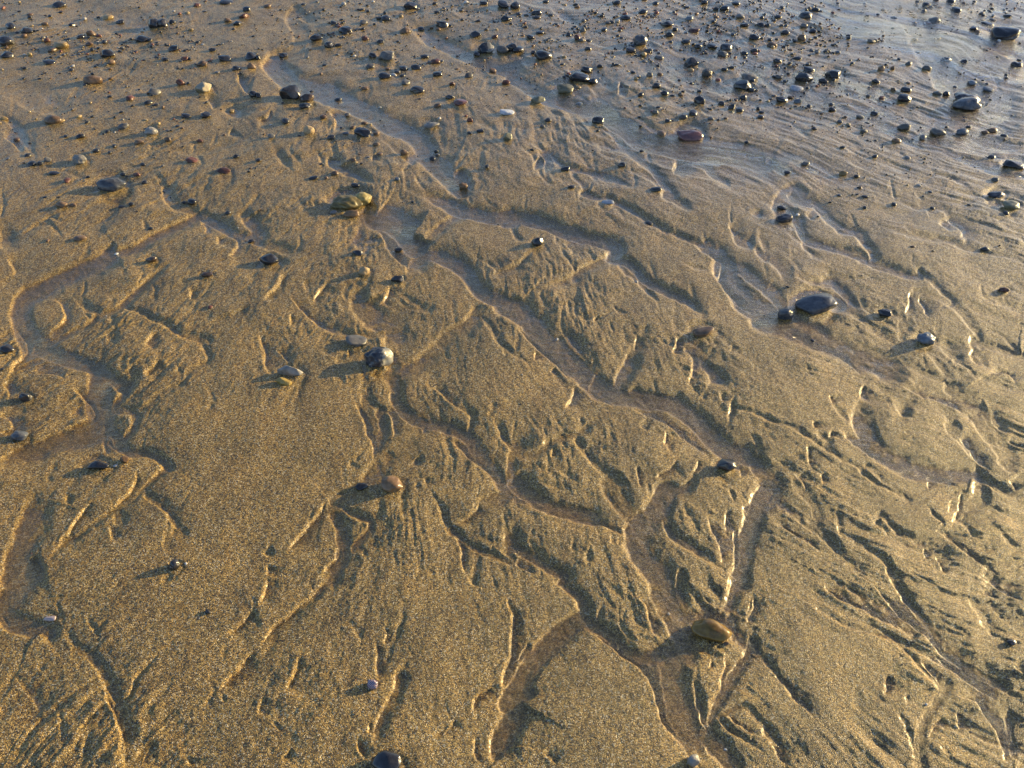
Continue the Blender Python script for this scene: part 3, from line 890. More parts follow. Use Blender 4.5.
# ------------------------------------------------------------------ materials
def mat_new(name):
    m = bpy.data.materials.new(name); m.use_nodes = True; t = m.node_tree; t.nodes.clear()
    return m, t, (lambda k, **kw: _node(t, k, kw))
def _node(t, k, kw):
    n = t.nodes.new(k)
    for a, v in kw.items():
        if a.startswith('i_'):
            key = a[2:]; key = int(key) if key.isdigit() else key.replace('_', ' ')
            n.inputs[key].default_value = v
        else: setattr(n, a, v)
    return n
def ramp(t, stops, src, interp='LINEAR'):
    r = t.nodes.new('ShaderNodeValToRGB'); r.color_ramp.interpolation = interp
    e = r.color_ramp.elements
    while len(e) < len(stops): e.new(.5)
    for el, (p, c) in zip(e, stops): el.position = p; el.color = (*c, 1)
    t.links.new(src, r.inputs[0]); return r
def sand_material():
    m, t, N = mat_new('wet_sand'); L = t.links.new
    out = N('ShaderNodeOutputMaterial'); b = N('ShaderNodeBsdfPrincipled'); L(b.outputs[0], out.inputs[0])
    tc = N('ShaderNodeTexCoord'); P = tc.outputs['Object']
    wet = N('ShaderNodeAttribute', attribute_name='wet'); flo = N('ShaderNodeAttribute', attribute_name='floor')
    vor = N('ShaderNodeTexVoronoi', i_Scale=580.0); L(P, vor.inputs['Vector'])
    sep = N('ShaderNodeSeparateColor'); L(vor.outputs['Color'], sep.inputs[0])
    grains = ramp(t, [(0, (.030, .025, .020)), (.20, (.070, .048, .024)), (.38, (.215, .134, .036)), (.64, (.375, .242, .063)), (.88, (.53, .375, .12)), (.97, (.66, .58, .40))], sep.outputs[0])
    big = N('ShaderNodeTexNoise', i_Scale=5.0, i_Detail=6.0, i_Roughness=.62); L(P, big.inputs['Vector'])
    tone = ramp(t, [(.3, (.78, .80, .84)), (.7, (1.14, 1.08, .98))], big.outputs[0])
    mu = N('ShaderNodeMix', data_type='RGBA', blend_type='MULTIPLY'); mu.inputs[0].default_value = 1
    L(grains.outputs[0], mu.inputs[6]); L(tone.outputs[0], mu.inputs[7])
    ms = N('ShaderNodeMapping'); ms.inputs['Rotation'].default_value = (0, 0, math.radians(20)); ms.inputs['Scale'].default_value = (1, .3, 1); L(P, ms.inputs[0])
    nm_ = N('ShaderNodeTexNoise', i_Scale=16.0, i_Detail=8.0, i_Roughness=.7, i_Distortion=.6); L(ms.outputs[0], nm_.inputs['Vector'])
    mr_ = ramp(t, [(.36, (.74, .72, .72)), (.52, (1.0, 1.0, 1.0)), (.68, (1.10, 1.02, .90))], nm_.outputs[0])
    mu2 = N('ShaderNodeMix', data_type='RGBA', blend_type='MULTIPLY'); mu2.inputs[0].default_value = 1; L(mu.outputs[2], mu2.inputs[6]); L(mr_.outputs[0], mu2.inputs[7]); mu = mu2
    # fine silt lies on the rill floors
    n2 = N('ShaderNodeTexNoise', i_Scale=260.0, i_Detail=3.0, i_Roughness=.6); L(P, n2.inputs['Vector'])
    silt = ramp(t, [(.3, (.17, .110, .033)), (.7, (.31, .205, .064))], n2.outputs[0])
    fm = N('ShaderNodeMath', operation='MULTIPLY'); fm.inputs[1].default_value = .25; L(flo.outputs['Fac'], fm.inputs[0])
    mx = N('ShaderNodeMix', data_type='RGBA'); L(fm.outputs[0], mx.inputs[0]); L(mu.outputs[2], mx.inputs[6]); L(silt.outputs[0], mx.inputs[7])
    # soaked sand is darker
    dk = N('ShaderNodeMix', data_type='RGBA', blend_type='MULTIPLY'); dk.inputs[7].default_value = (.80, .74, .58, 1)
    L(wet.outputs['Fac'], dk.inputs[0]); L(mx.outputs[2], dk.inputs[6]); L(dk.outputs[2], b.inputs['Base Color'])
    rr = N('ShaderNodeMapRange'); rr.inputs[3].default_value = .43; rr.inputs[4].default_value = .30; L(wet.outputs['Fac'], rr.inputs[0]); L(rr.outputs[0], b.inputs['Roughness'])
    b.inputs['Specular IOR Level'].default_value = .42
    film = N('ShaderNodeAttribute', attribute_name='film'); L(film.outputs['Fac'], b.inputs['Coat Weight']); b.inputs['Coat Roughness'].default_value = .22; b.inputs['Coat IOR'].default_value = 1.45
    n4 = N('ShaderNodeTexNoise', i_Scale=150.0, i_Detail=3.0); L(P, n4.inputs['Vector'])
    bc = N('ShaderNodeBump'); bc.inputs['Distance'].default_value = .0010; bc.inputs['Strength'].default_value = .5; L(n4.outputs[0], bc.inputs['Height']); L(bc.outputs[0], b.inputs['Coat Normal'])
    # relief of the grains
    hsum = N('ShaderNodeMath', operation='MULTIPLY_ADD'); L(vor.outputs['Distance'], hsum.inputs[0]); hsum.inputs[1].default_value = -1.0
    n3 = N('ShaderNodeTexNoise', i_Scale=300.0, i_Detail=4.0, i_Roughness=.7); L(P, n3.inputs['Vector']); L(n3.outputs[0], hsum.inputs[2])
    st = N('ShaderNodeMapRange'); st.inputs[3].default_value = .85; st.inputs[4].default_value = .22
    mxx = N('ShaderNodeMath', operation='MAXIMUM'); L(wet.outputs['Fac'], mxx.inputs[0]); L(fm.outputs[0], mxx.inputs[1]); L(mxx.outputs[0], st.inputs[0])
    bp = N('ShaderNodeBump'); bp.inputs['Distance'].default_value = .0015; L(hsum.outputs[0], bp.inputs['Height']); L(st.outputs[0], bp.inputs['Strength'])
    L(bp.outputs[0], b.inputs['Normal'])
    return m
def water_material():
    m, t, N = mat_new('water_film'); L = t.links.new
    out = N('ShaderNodeOutputMaterial'); gl = N('ShaderNodeBsdfGlossy'); gl.inputs['Roughness'].default_value = .12; gl.inputs[0].default_value = (1, 1, 1, 1)
    tr = N('ShaderNodeBsdfTransparent'); tr.inputs[0].default_value = (.97, .96, .94, 1)
    mx = N('ShaderNodeMixShader'); ge = N('ShaderNodeNewGeometry')
    dt = N('ShaderNodeVectorMath', operation='DOT_PRODUCT'); L(ge.outputs['Incoming'], dt.inputs[0])
    ab = N('ShaderNodeMath', operation='ABSOLUTE'); L(dt.outputs['Value'], ab.inputs[0])
    om = N('ShaderNodeMath', operation='SUBTRACT', use_clamp=True); om.inputs[0].default_value = 1; L(ab.outputs[0], om.inputs[1])
    pw = N('ShaderNodeMath', operation='POWER'); L(om.outputs[0], pw.inputs[0]); pw.inputs[1].default_value = 5
    fr = N('ShaderNodeMath', operation='MULTIPLY_ADD'); L(pw.outputs[0], fr.inputs[0]); fr.inputs[1].default_value = .98; fr.inputs[2].default_value = .02
    tc = N('ShaderNodeTexCoord'); mp = N('ShaderNodeMapping'); mp.inputs['Rotation'].default_value = (0, 0, math.radians(-50)); mp.inputs['Scale'].default_value = (1, 2.6, 1)
    L(tc.outputs['Object'], mp.inputs[0])
    n1 = N('ShaderNodeTexNoise', i_Scale=34.0, i_Detail=6.0, i_Roughness=.65); L(mp.outputs[0], n1.inputs['Vector'])
    bp = N('ShaderNodeBump'); bp.inputs['Distance'].default_value = .011; bp.inputs['Strength'].default_value = 1.0; L(n1.outputs[0], bp.inputs['Height'])
    L(bp.outputs[0], gl.inputs['Normal']); L(bp.outputs[0], dt.inputs[1])
    L(fr.outputs[0], mx.inputs[0]); L(tr.outputs[0], mx.inputs[1]); L(gl.outputs[0], mx.inputs[2]); L(mx.outputs[0], out.inputs[0])
    return m
ground = sheet('sand', H, sand_material(), None, [('wet', wet), ('floor', FLOf), ('film', film)])
tag(ground, kind='structure')
wmask = (lvl > H+.0001) & (near > .2)
water = sheet('water', lvl, water_material(), wmask)
tag(water, kind='structure')
STONE = {}
def stone_material(key, c1, c2, c3=None, rough=.3, split=None, vscale=60.0):
    m, t, N = mat_new('stone_'+key); L = t.links.new
    out = N('ShaderNodeOutputMaterial'); b = N('ShaderNodeBsdfPrincipled'); L(b.outputs[0], out.inputs[0])
    tc = N('ShaderNodeTexCoord'); oi = N('ShaderNodeObjectInfo')
    ad = N('ShaderNodeVectorMath', operation='ADD'); L(tc.outputs['Object'], ad.inputs[0]); L(oi.outputs['Random'], ad.inputs[1])
    n = N('ShaderNodeTexNoise', i_Scale=vscale, i_Detail=7.0, i_Roughness=.65); L(ad.outputs[0], n.inputs['Vector'])
    st = [(.32, c1), (.58, c2)]+([(.70, c3)] if c3 else [])
    r = ramp(t, st, n.outputs[0]); cur = r.outputs[0]
    if split:   # a pale half: the stone really is of two colours
        sx = N('ShaderNodeSeparateXYZ'); L(tc.outputs['Object'], sx.inputs[0])
        n5 = N('ShaderNodeTexNoise', i_Scale=90.0, i_Detail=3.0); L(tc.outputs['Object'], n5.inputs['Vector'])
        a1 = N('ShaderNodeMath', operation='MULTIPLY_ADD'); L(n5.outputs[0], a1.inputs[0]); a1.inputs[1].default_value = .02; L(sx.outputs[0], a1.inputs[2])
        gt = N('ShaderNodeMapRange'); gt.inputs[1].default_value = .010+split[1]; gt.inputs[2].default_value = .0125+split[1]; L(a1.outputs[0], gt.inputs[0])
        mx = N('ShaderNodeMix', data_type='RGBA'); L(gt.outputs[0], mx.inputs[0]); L(cur, mx.inputs[6]); mx.inputs[7].default_value = (*split[0], 1); cur = mx.outputs[2]
    br = N('ShaderNodeHueSaturation'); mr = N('ShaderNodeMapRange'); mr.inputs[3].default_value = .7; mr.inputs[4].default_value = 1.35
    L(oi.outputs['Random'], mr.inputs[0]); L(mr.outputs[0], br.inputs['Value']); L(cur, br.inputs['Color']); L(br.outputs[0], b.inputs['Base Color'])
    b.inputs['Roughness'].default_value = rough
    bp = N('ShaderNodeBump'); bp.inputs['Distance'].default_value = .0012; bp.inputs['Strength'].default_value = .45
    n3 = N('ShaderNodeTexNoise', i_Scale=190.0, i_Detail=5.0); L(tc.outputs['Object'], n3.inputs['Vector']); L(n3.outputs[0], bp.inputs['Height']); L(bp.outputs[0], b.inputs['Normal'])
    STONE[key] = m
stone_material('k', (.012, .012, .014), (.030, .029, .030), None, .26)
stone_material('g', (.060, .060, .058), (.125, .118, .105), None, .38)
stone_material('n', (.075, .088, .105), (.145, .165, .185), None, .34)
stone_material('b', (.085, .052, .030), (.20, .13, .075), None, .36)
stone_material('r', (.060, .026, .019), (.14, .060, .038), None, .33)
stone_material('o', (.16, .105, .04), (.30, .21, .085), (.10, .07, .03), .36)
stone_material('w', (.26, .25, .23), (.42, .41, .38), (.20, .19, .17), .35)
# ------------------------------------------------------------------ stones
# centre x, y, width, height (sections as above, four times enlarged), colour key, optional tag a=angular
ST = {}
ST[0, 0] = '''235,15,60,30,k 650,92,44,44,ka 612,102,22,18,k 690,92,30,16,k 120,75,20,20,k 180,98,30,22,b 285,95,36,20,k 480,80,40,20,k 430,62,50,22,o 788,20,34,20,r 905,5,60,14,k 990,38,40,26,k 975,65,45,18,r 950,92,40,20,k
910,82,36,20,b 820,48,20,20,g 45,110,50,34,ka 110,128,60,18,k 35,172,80,40,ka 30,222,60,34,k 190,165,30,26,r 245,182,70,18,o 323,150,36,22,k 365,135,44,34,b 395,145,30,18,r 360,183,34,16,b 570,152,60,22,k 600,160,24,14,k 430,215,80,36,k
445,250,36,28,b 488,188,20,20,g 210,202,34,26,b 120,222,24,22,o 200,250,60,14,k 292,265,24,22,w 850,200,36,18,k 740,238,36,24,r 808,258,54,24,b 900,235,60,16,k 870,292,22,14,g 695,195,50,34,k 660,240,36,16,k 1000,225,60,40,ka
945,275,46,14,k 370,320,84,38,ba 340,340,20,16,k 722,332,42,36,ra 618,366,54,38,g 520,392,36,38,r 440,390,22,12,k 595,410,38,14,k 622,418,30,18,k 652,430,20,20,b 825,408,22,12,k 210,480,90,32,b 248,484,26,20,o
743,460,46,22,k 820,456,54,24,ka 460,470,18,26,k 492,503,50,32,g 430,522,24,16,k 635,492,18,20,o 322,543,42,28,k 265,545,24,12,k 552,562,50,16,b 670,556,34,26,b 798,554,32,20,r 456,580,30,18,k 383,600,34,24,k
922,428,26,24,o 63,552,30,18,b 15,472,36,18,o 113,622,30,18,k 128,655,40,30,k 162,655,30,24,k 190,640,32,32,g 945,622,34,22,k 995,686,14,14,k 268,720,30,24,r 352,706,18,14,k 215,690,50,18,k
545,690,36,20,r 490,690,28,18,k 575,720,30,20,k 570,652,26,14,k 1012,376,40,34,k 1005,265,40,36,b'''
ST[256, 0] = '''840,12,24,20,w 910,10,40,20,k 990,18,60,30,k 745,88,62,34,ka 660,102,32,22,k 45,22,36,20,b 310,92,34,20,k 430,90,38,24,g 596,120,58,28,b 360,122,70,36,k 290,178,44,34,k 330,182,30,16,k 435,152,40,24,r 495,165,40,18,k
105,206,46,26,k 465,220,40,26,k 325,215,20,20,g 885,200,36,24,k 985,190,60,40,g 715,240,50,24,r 675,220,40,20,k 590,268,50,26,k 640,265,50,20,k 725,290,44,28,k 515,302,60,30,k 455,262,44,24,g 600,328,38,30,g 645,355,68,34,k
435,346,34,20,b 775,382,46,20,k 785,330,30,24,r 1000,322,40,28,r 945,262,36,24,b 725,418,36,20,b 855,475,30,26,r 840,460,16,16,r 897,522,36,18,k 855,532,28,18,k 735,468,20,20,w 325,380,38,22,k
195,420,60,30,k 10,380,26,34,k 60,543,34,26,g 300,545,40,24,k 480,525,30,20,b 385,505,30,20,b 480,570,34,18,b 590,602,40,36,b 385,635,34,20,b 315,686,36,24,b 228,704,44,20,k 565,712,26,22,n 925,670,30,16,k 395,732,40,14,k
260,650,24,14,k 120,487,44,12,k 270,468,36,14,b 365,454,26,12,g 850,295,40,30,g 8,230,26,26,k 10,640,26,16,k 705,617,36,12,k 1000,70,50,30,k 880,130,60,18,k 955,140,30,20,r 520,70,50,24,k'''
ST[512, 0] = '''15,22,50,38,k 100,48,50,24,k 100,70,36,14,k 25,190,50,40,k 75,142,40,20,k 112,125,40,16,k 262,150,30,36,r 285,118,26,30,g 305,190,34,18,k 125,220,90,18,k 325,312,50,24,k 300,266,60,22,k 270,400,32,12,n
145,480,30,16,k 600,524,42,30,b 475,195,50,34,k 545,198,40,20,k 960,352,30,20,k 928,380,36,28,k 882,420,38,32,k 912,432,34,28,k 840,408,32,22,k 725,450,38,32,k 575,450,34,24,g 578,340,40,30,k
610,372,42,28,k 630,135,40,30,k 625,92,60,22,k 455,70,50,20,k 525,45,40,22,k 420,8,40,22,k 770,8,30,20,k 850,35,46,16,k 895,15,40,18,k 930,95,40,20,k 995,95,40,20,k 730,115,50,22,r 695,160,46,22,k 745,178,40,24,k 800,180,50,20,k
860,180,60,26,k 845,208,50,34,g 930,205,34,20,k 970,195,36,20,k 915,65,40,24,g 530,240,24,18,g 590,222,44,22,g 820,98,30,18,k 440,658,42,26,k 215,672,44,28,k 238,746,34,20,k 575,755,60,24,k 625,480,30,20,k 685,465,40,26,g
795,472,30,20,g 855,472,20,20,b 940,562,20,16,k 995,460,30,20,k 880,270,24,18,k 850,275,30,16,k 575,10,30,24,k 710,72,40,16,n 370,115,30,24,k 550,300,30,30,g 515,378,30,14,k 80,598,20,14,k 520,597,20,14,k 970,145,50,30,k'''
ST[768, 0] = '''755,38,44,34,k 665,78,60,26,g 505,65,30,18,k 440,60,22,16,k 395,68,22,16,k 715,227,50,18,k 785,243,40,26,k 995,258,50,18,k 638,265,46,32,g 565,250,32,24,g 885,352,50,20,n 165,268,58,30,k
225,315,50,18,k 18,170,50,30,b 60,155,14,40,w 70,125,40,20,k 180,120,36,18,k 135,150,40,40,b 40,240,44,24,k 120,228,34,14,k 45,302,34,24,g 435,322,44,24,k 555,355,50,24,k 545,388,66,24,k 680,366,44,26,g 715,368,34,28,k
455,385,30,20,r 430,445,36,28,k 400,487,24,20,k 370,458,36,20,g 545,505,58,18,g 900,513,54,26,b 870,525,30,16,b 945,540,30,16,k 515,558,40,28,b 620,548,36,14,g 892,625,44,22,k
300,688,40,28,oa 355,703,24,14,k 385,517,34,20,g 187,510,30,20,k 57,392,60,24,k 122,398,36,26,n 258,432,38,20,k 300,588,28,16,k 430,624,28,12,k 560,626,30,14,g 150,648,40,24,g 80,685,30,16,k 910,715,34,24,g 605,738,20,16,w
155,60,60,22,k 40,70,34,16,k 260,50,26,16,r 190,40,34,16,k 635,15,40,20,k 730,5,40,12,k 415,160,36,18,g 322,140,20,24,k 455,270,30,36,b 500,268,20,30,b 590,150,26,18,g 145,98,34,26,g 820,118,40,16,k 960,62,36,16,k 880,95,60,20,k 820,330,34,14,n'''
ST[0, 192] = '''763,26,50,30,k 910,74,26,16,k 1000,178,30,20,k 320,180,60,28,b 245,48,60,20,b 290,47,36,18,b 482,52,24,22,k 190,190,24,20,b 460,232,20,12,w 840,460,26,14,r 600,135,24,8,k 12,715,20,20,k'''
ST[256, 192] = '''310,72,30,14,g 570,215,40,20,k'''
ST[512, 192] = '''550,115,36,14,k 500,348,20,8,w 180,578,16,14,w'''
ST[768, 192] = '''58,52,44,24,k 120,82,20,20,w 390,14,28,12,k 507,43,26,16,k 660,56,20,12,k 662,232,12,12,k 952,84,28,12,k 870,222,34,14,k 80,372,18,8,k 182,582,20,12,k'''
ST[0, 384] = '''462,328,20,24,w 748,728,14,14,w'''
ST[256, 384] = '''310,543,10,10,k'''
ST[0, 576] = '''835,150,28,20,k'''
ST[512, 576] = '''860,268,30,20,b 628,148,12,8,w 855,690,16,10,w'''
ST[768, 576] = '''635,510,14,20,w'''
stone_material('olive', (.14, .078, .016), (.32, .20, .045), (.19, .095, .022), .2, None, 45)
stone_material('tan', (.12, .070, .032), (.22, .135, .065), None, .28)
stone_material('pied', (.018, .02, .026), (.05, .055, .065), (.34, .34, .33), .3, ((.25, .24, .20), .010), 75)
stone_material('split', (.16, .14, .10), (.24, .21, .15), None, .45, ((.42, .34, .20), .004))
stone_material('pale', (.17, .16, .14), (.30, .28, .24), (.12, .11, .10), .4)
stone_material('yel', (.28, .19, .045), (.40, .29, .085), None, .35)
stone_material('ochre', (.13, .10, .035), (.23, .18, .065), (.34, .28, .12), .4)
stone_material('ochrel', (.25, .19, .06), (.40, .32, .11), (.22, .17, .06), .36)
stone_material('sandy', (.20, .14, .07), (.36, .26, .14), None, .6, None, 300)
stone_material('shell', (.30, .34, .41), (.50, .52, .56), (.20, .22, .26), .25)
stone_material('pink', (.30, .20, .18), (.42, .34, .31), None, .25)
stone_material('slate', (.034, .039, .047), (.095, .100, .108), None, .27)
stone_material('gg', (.11, .105, .065), (.21, .20, .13), None, .35)
stone_material('plum', (.060, .030, .032), (.13, .062, .058), None, .25)
stone_material('bk', (.030, .020, .014), (.085, .055, .034), None, .3)
def shellp():
    stone_material('shellp', (.12, .08, .12), (.2, .14, .18), None, .25)
    m = STONE['shellp']; t = m.node_tree; b = [n for n in t.nodes if n.type == 'BSDF_PRINCIPLED'][0]
    w = t.nodes.new('ShaderNodeTexWave'); w.inputs['Scale'].default_value = 160; w.inputs['Distortion'].default_value = 1.0; w.bands_direction = 'DIAGONAL'
    tc = t.nodes.new('ShaderNodeTexCoord'); t.links.new(tc.outputs['Object'], w.inputs[0])
    r = ramp(t, [(.35, (.08, .05, .09)), (.6, (.42, .34, .38))], w.outputs[0]); t.links.new(r.outputs[0], b.inputs['Base Color'])
shellp()
for k_ in ('k', 'plum', 'bk'):     # wet skin of the stones
    b_ = [n for n in STONE[k_].node_tree.nodes if n.type == 'BSDF_PRINCIPLED'][0]; b_.inputs['Coat Weight'].default_value = .4; b_.inputs['Coat Roughness'].default_value = .09
import bmesh
def unit_stone(seed, shape, sub=3):
    bm = bmesh.new(); bmesh.ops.create_icosphere(bm, subdivisions=sub, radius=1)
    rd = random.Random(seed); off = Vector((rd.uniform(-50, 50), rd.uniform(-50, 50), rd.uniform(-50, 50)))
    planes = []
    if shape in 'ang':
        for _ in range(11):
            v = Vector((rd.gauss(0, 1), rd.gauss(0, 1), rd.gauss(0, .8))).normalized(); planes.append((v, rd.uniform(.62, .86)))
    elif shape != 'lump':
        for _ in range(7):
            v = Vector((rd.gauss(0, 1), rd.gauss(0, 1), rd.gauss(0, .7))).normalized(); planes.append((v, rd.uniform(.7, .9)))
    for v in bm.verts:
        d = v.co.normalized()
        r = 1+.26*mnoise.noise(d*1.15+off)+.09*mnoise.noise(d*2.9+off)
        if shape == 'lump': r += .18*mnoise.noise(d*1.9+off)
        if shape in ('long', 'flat'): # superellipsoid: blunter ends, flatter top
            p = 2.6; r *= (abs(d.x)**p+abs(d.y)**p+abs(d.z)**p)**(-1/p)*.95
        c = d*r
        for n, h in planes:
            e = c.dot(n)-h
            if e > 0: c -= n*e*(.88 if shape == 'ang' else .6)
        if shape == 'ang': c += d*.035*mnoise.noise(d*5+off)
        v.co = c
    xs = [max(abs(v.co[k]) for v in bm.verts) for k in range(3)]
    for v in bm.verts: v.co = Vector(v.co[k]/xs[k] for k in range(3))
    return bm
def make_stone(name, px, py, w, h, key, shape, seed, sub=3):
    # height above sand and depth that give the stone its outline in the photo
    x0, y0, s = at(px, py); a = w*s/2; th = math.atan2(CAM_H, y0)
    hh = h*s/2
    rat = {'flat': .45, 'long': .66, 'egg': .85, 'ang': .95, 'lump': .85}[shape]
    b = a*.8 if h/w > .5 else a*.6
    c2 = (hh*hh-(b*math.sin(th))**2)/(math.cos(th)**2)
    c = math.sqrt(c2) if c2 > (rat*.55*a)**2 else rat*.55*a
    c = min(c, rat*a*1.15)
    b = math.sqrt(max(hh*hh-(c*math.cos(th))**2, (.3*a)**2))/math.sin(th); b = min(b, a*1.25)
    x, y, _ = at(px, py); zc = c*.38
    y = y+0; # the centre floats zc above the plane, so step towards the viewer along the sight line
    k = zc/CAM_H; x -= x*k; y -= y*k
    bm = unit_stone(seed, shape, sub); rd = random.Random(seed)
    g = hmap(x, y)
    rz = rd.uniform(-.35, .35); tilt = rd.uniform(-.2, .2)
    from mathutils import Matrix
    M = Matrix.Rotation(rz, 4, 'Z') @ Matrix.Rotation(tilt, 4, 'Y')
    for v in bm.verts:
        q = M @ Vector((v.co.x*a, v.co.y*b, v.co.z*c)); v.co = q+Vector((0, 0, zc))
    me = bpy.data.meshes.new(name); bm.to_mesh(me); bm.free(); me.shade_smooth()
    me.materials.append(STONE[key]); o = bpy.data.objects.new(name, me); col.objects.link(o); o.location = (x, y, g-.0002)
    return o
CW = {'k': 'black', 'g': 'grey', 'n': 'blue grey', 'b': 'brown', 'r': 'reddish', 'o': 'ochre', 'w': 'whitish'}
landm = []
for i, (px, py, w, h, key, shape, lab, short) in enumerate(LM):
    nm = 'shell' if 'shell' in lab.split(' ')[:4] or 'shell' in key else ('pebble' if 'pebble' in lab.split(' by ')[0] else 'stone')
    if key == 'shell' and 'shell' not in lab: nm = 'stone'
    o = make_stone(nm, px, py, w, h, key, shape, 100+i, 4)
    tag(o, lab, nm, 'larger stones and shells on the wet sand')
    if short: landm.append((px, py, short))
small = []
for (ox, oy), txt in ST.items():
    for e in txt.split():
        f = e.split(','); small.append((ox+float(f[0])/4, oy+float(f[1])/4, float(f[2])/4, float(f[3])/4, f[4][0], 'ang' if f[4][1:] == 'a' else ''))
small.sort(key=lambda s: -s[2]*s[3])
NIND = 300-len(LM)
ind, rest = small[:NIND], small[NIND:]
def size_word(w): return 'medium' if w > 13.5 else ('small' if w > 9 else 'tiny')
DIRS = ['right of', 'lower right of', 'below', 'lower left of', 'left of', 'upper left of', 'above', 'upper right of']
keyed = {}
for i, (px, py, w, h, k, sh) in enumerate(ind):
    L_ = min(landm, key=lambda l: (l[0]-px)**2+(1.6*(l[1]-py))**2)
    an = math.degrees(math.atan2((py-L_[1])*1.3, px-L_[0])) % 360
    d = DIRS[int((an+22.5)//45) % 8]
    shp_ = 'angular ' if sh else ('flat ' if h/w < .45 else ('round ' if h/w > .72 else ''))
    keyed.setdefault((size_word(w), shp_, CW[k], d, L_[2]), []).append((math.hypot(px-L_[0], py-L_[1]), i))
lab_of = {}
ORD = ['nearest', 'second nearest', 'third nearest', 'fourth nearest', 'fifth nearest', 'sixth nearest', 'seventh nearest', 'eighth nearest']
for (sz, shp_, c, d, l), lst in keyed.items():
    lst.sort()
    for n, (_, i) in enumerate(lst):
        lab_of[i] = f'{sz} {shp_}{c} pebble {d} the {l}' + (f', {ORD[n]} of {len(lst)}' if len(lst) > 1 else '')
for i, (px, py, w, h, k, sh) in enumerate(ind):
    rd = random.Random(900+i)
    shape = sh or rd.choice(['egg', 'ang', 'ang', 'flat', 'lump'])
    o = make_stone('pebble', px, py, w*.9, h*.84, k, shape, 500+i, 3)
    tag(o, lab_of[i], 'pebble', 'small pebbles strewn over the wet sand')
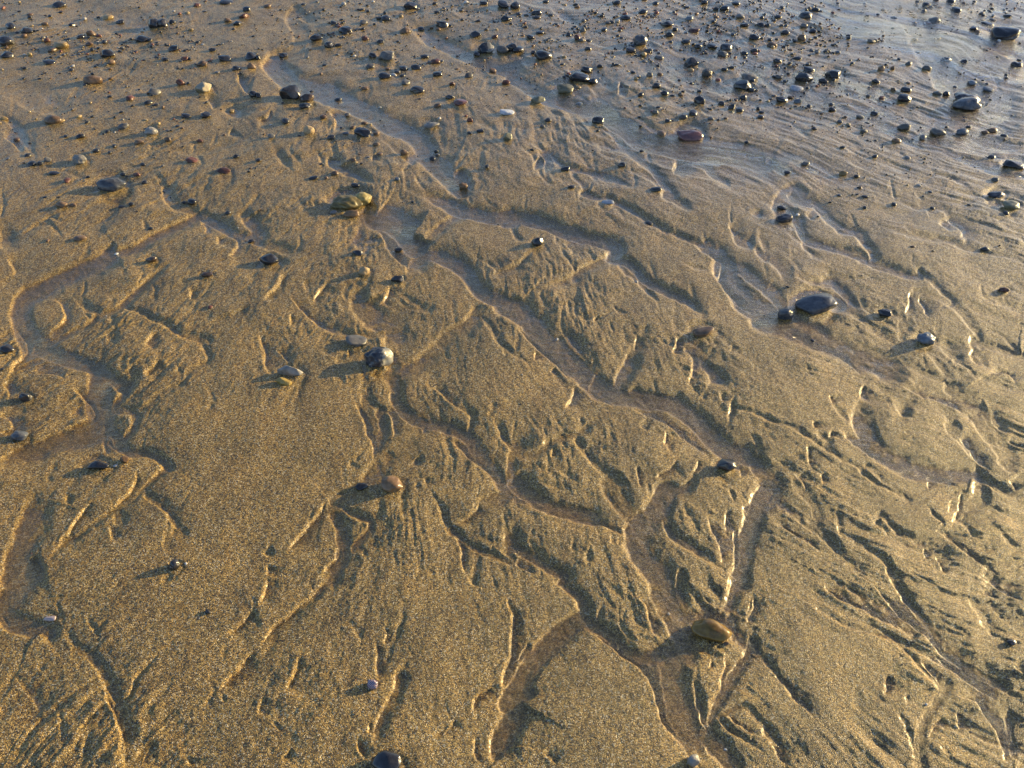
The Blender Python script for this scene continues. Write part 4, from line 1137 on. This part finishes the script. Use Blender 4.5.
# ------------------------------------------------------------------ fine gravel nobody could count
PALG = [((.028, .030, .034), 5), ((.05, .052, .058), 3), ((.13, .12, .11), 2), ((.16, .10, .06), 2.2), ((.19, .075, .05), .9), ((.34, .25, .12), 1.1), ((.5, .47, .42), .5), ((.09, .10, .12), 1.2)]
def gravel():
    protos = []
    for s in range(12):
        bm = unit_stone(3000+s, 'ang' if s % 2 else 'egg', 2); bm.verts.ensure_lookup_table()
        protos.append((np.array([v.co[:] for v in bm.verts]), np.array([[v.index for v in f.verts] for f in bm.faces]))); bm.free()
    rd = np.random.default_rng(21); VV = []; FF = []; CC = []; base = 0
    def put(x, y, r, key=None):
        nonlocal base
        V, F = protos[rd.integers(12)]
        a = rd.uniform(0, 6.28); s = np.array([r, r*rd.uniform(.6, .95), r*rd.uniform(.28, .62)])
        Q = V*s; Q = np.stack([Q[:, 0]*math.cos(a)-Q[:, 1]*math.sin(a), Q[:, 0]*math.sin(a)+Q[:, 1]*math.cos(a), Q[:, 2]], 1)
        Q = Q+np.array([x, y, hmap(x, y)+s[2]*rd.uniform(.1, .7)]); VV.append(Q); FF.append(F+base); base += len(V)
        if key is None:
            p = np.array([w for _, w in PALG]); c = PALG[rd.choice(len(PALG), p=p/p.sum())][0]
        else: c = key
        c = np.array(c)*rd.uniform(.7, 1.3); CC.append(np.tile(np.append(c, 1), (len(V), 1)))
    KC = {'k': (.035, .036, .04), 'g': (.15, .14, .13), 'n': (.14, .17, .2), 'b': (.15, .09, .05), 'r': (.15, .06, .04), 'o': (.35, .25, .1), 'w': (.5, .48, .44)}
    for px, py, w, h, k, sh in rest:
        x, y, s = at(px, py); put(x, y, w*s/2, KC[k])
    # density over the photo (pixels): strong belt across the top, thick patches, thinning downwards
    blobs = [(700, 30, 110, 34, 3.2), (600, 20, 70, 18, 1.6), (690, 100, 50, 22, 1.5), (790, 40, 60, 40, 1.8), (960, 10, 60, 16, 2.4), (60, 45, 110, 22, 1.7), (350, 35, 60, 22, 1.6), (430, 62, 40, 16, 1.3), (830, 90, 70, 30, .9),
             (480, 15, 60, 12, 1.6), (170, 50, 60, 20, 1.2), (990, 60, 30, 40, 1.0), (380, 140, 50, 25, .5), (130, 130, 120, 50, .35), (900, 150, 90, 40, .35), (560, 60, 40, 25, .6)]
    n = 0
    while n < 16000:
        px = rd.uniform(-500, 1524); py = rd.uniform(-150, 260)
        if px < -20 or px > 1044 or py < -8: dens = .9*np.exp(-max(py+10, 0)/60)
        else: dens = .10*np.exp(-max(py-60, 0)/60)+.35*np.exp(-max(py, 0)/30)+sum(a*np.exp(-((px-cx)/rx)**2-((py-cy)/ry)**2) for cx, cy, rx, ry, a in blobs)
        cl = vn(np.array([px/9.0]), np.array([py/5.0]), 4)[0]
        dens *= .12+4.2*max(cl-.42, 0)
        if rd.random()*3.2 > dens: continue
        x, y, s = at(px, py); r = s*min(.5+rd.exponential(.62), 3.2); put(x, y, r); n += 1
    for _ in range(650):   # sparse grit over the whole beach
        px = rd.uniform(-150, 1170); py = rd.uniform(150, 790) ; x, y, s = at(px, py); put(x, y, s*rd.uniform(.35, .95))
    V = np.concatenate(VV).astype(np.float32); F = np.concatenate(FF); Cc = np.concatenate(CC).astype(np.float32)
    me = bpy.data.meshes.new('gravel'); me.vertices.add(len(V)); me.vertices.foreach_set('co', V.ravel())
    me.loops.add(len(F)*3); me.loops.foreach_set('vertex_index', F.ravel().astype(np.int32)); me.polygons.add(len(F)); me.polygons.foreach_set('loop_start', np.arange(0, len(F)*3, 3, dtype=np.int32))
    me.update(calc_edges=True); me.shade_smooth()
    ca = me.color_attributes.new('stone_colour', 'FLOAT_COLOR', 'POINT'); ca.data.foreach_set('color', Cc.ravel())
    m, t, N = mat_new('gravel'); out = N('ShaderNodeOutputMaterial'); b = N('ShaderNodeBsdfPrincipled'); a = N('ShaderNodeAttribute', attribute_name='stone_colour')
    t.links.new(a.outputs['Color'], b.inputs['Base Color']); b.inputs['Roughness'].default_value = .28; t.links.new(b.outputs[0], out.inputs[0])
    me.materials.append(m); o = bpy.data.objects.new('gravel', me); col.objects.link(o)
    tag(o, 'fine mixed grit and gravel scattered over the wet sand', 'gravel', kind='stuff')
gravel()
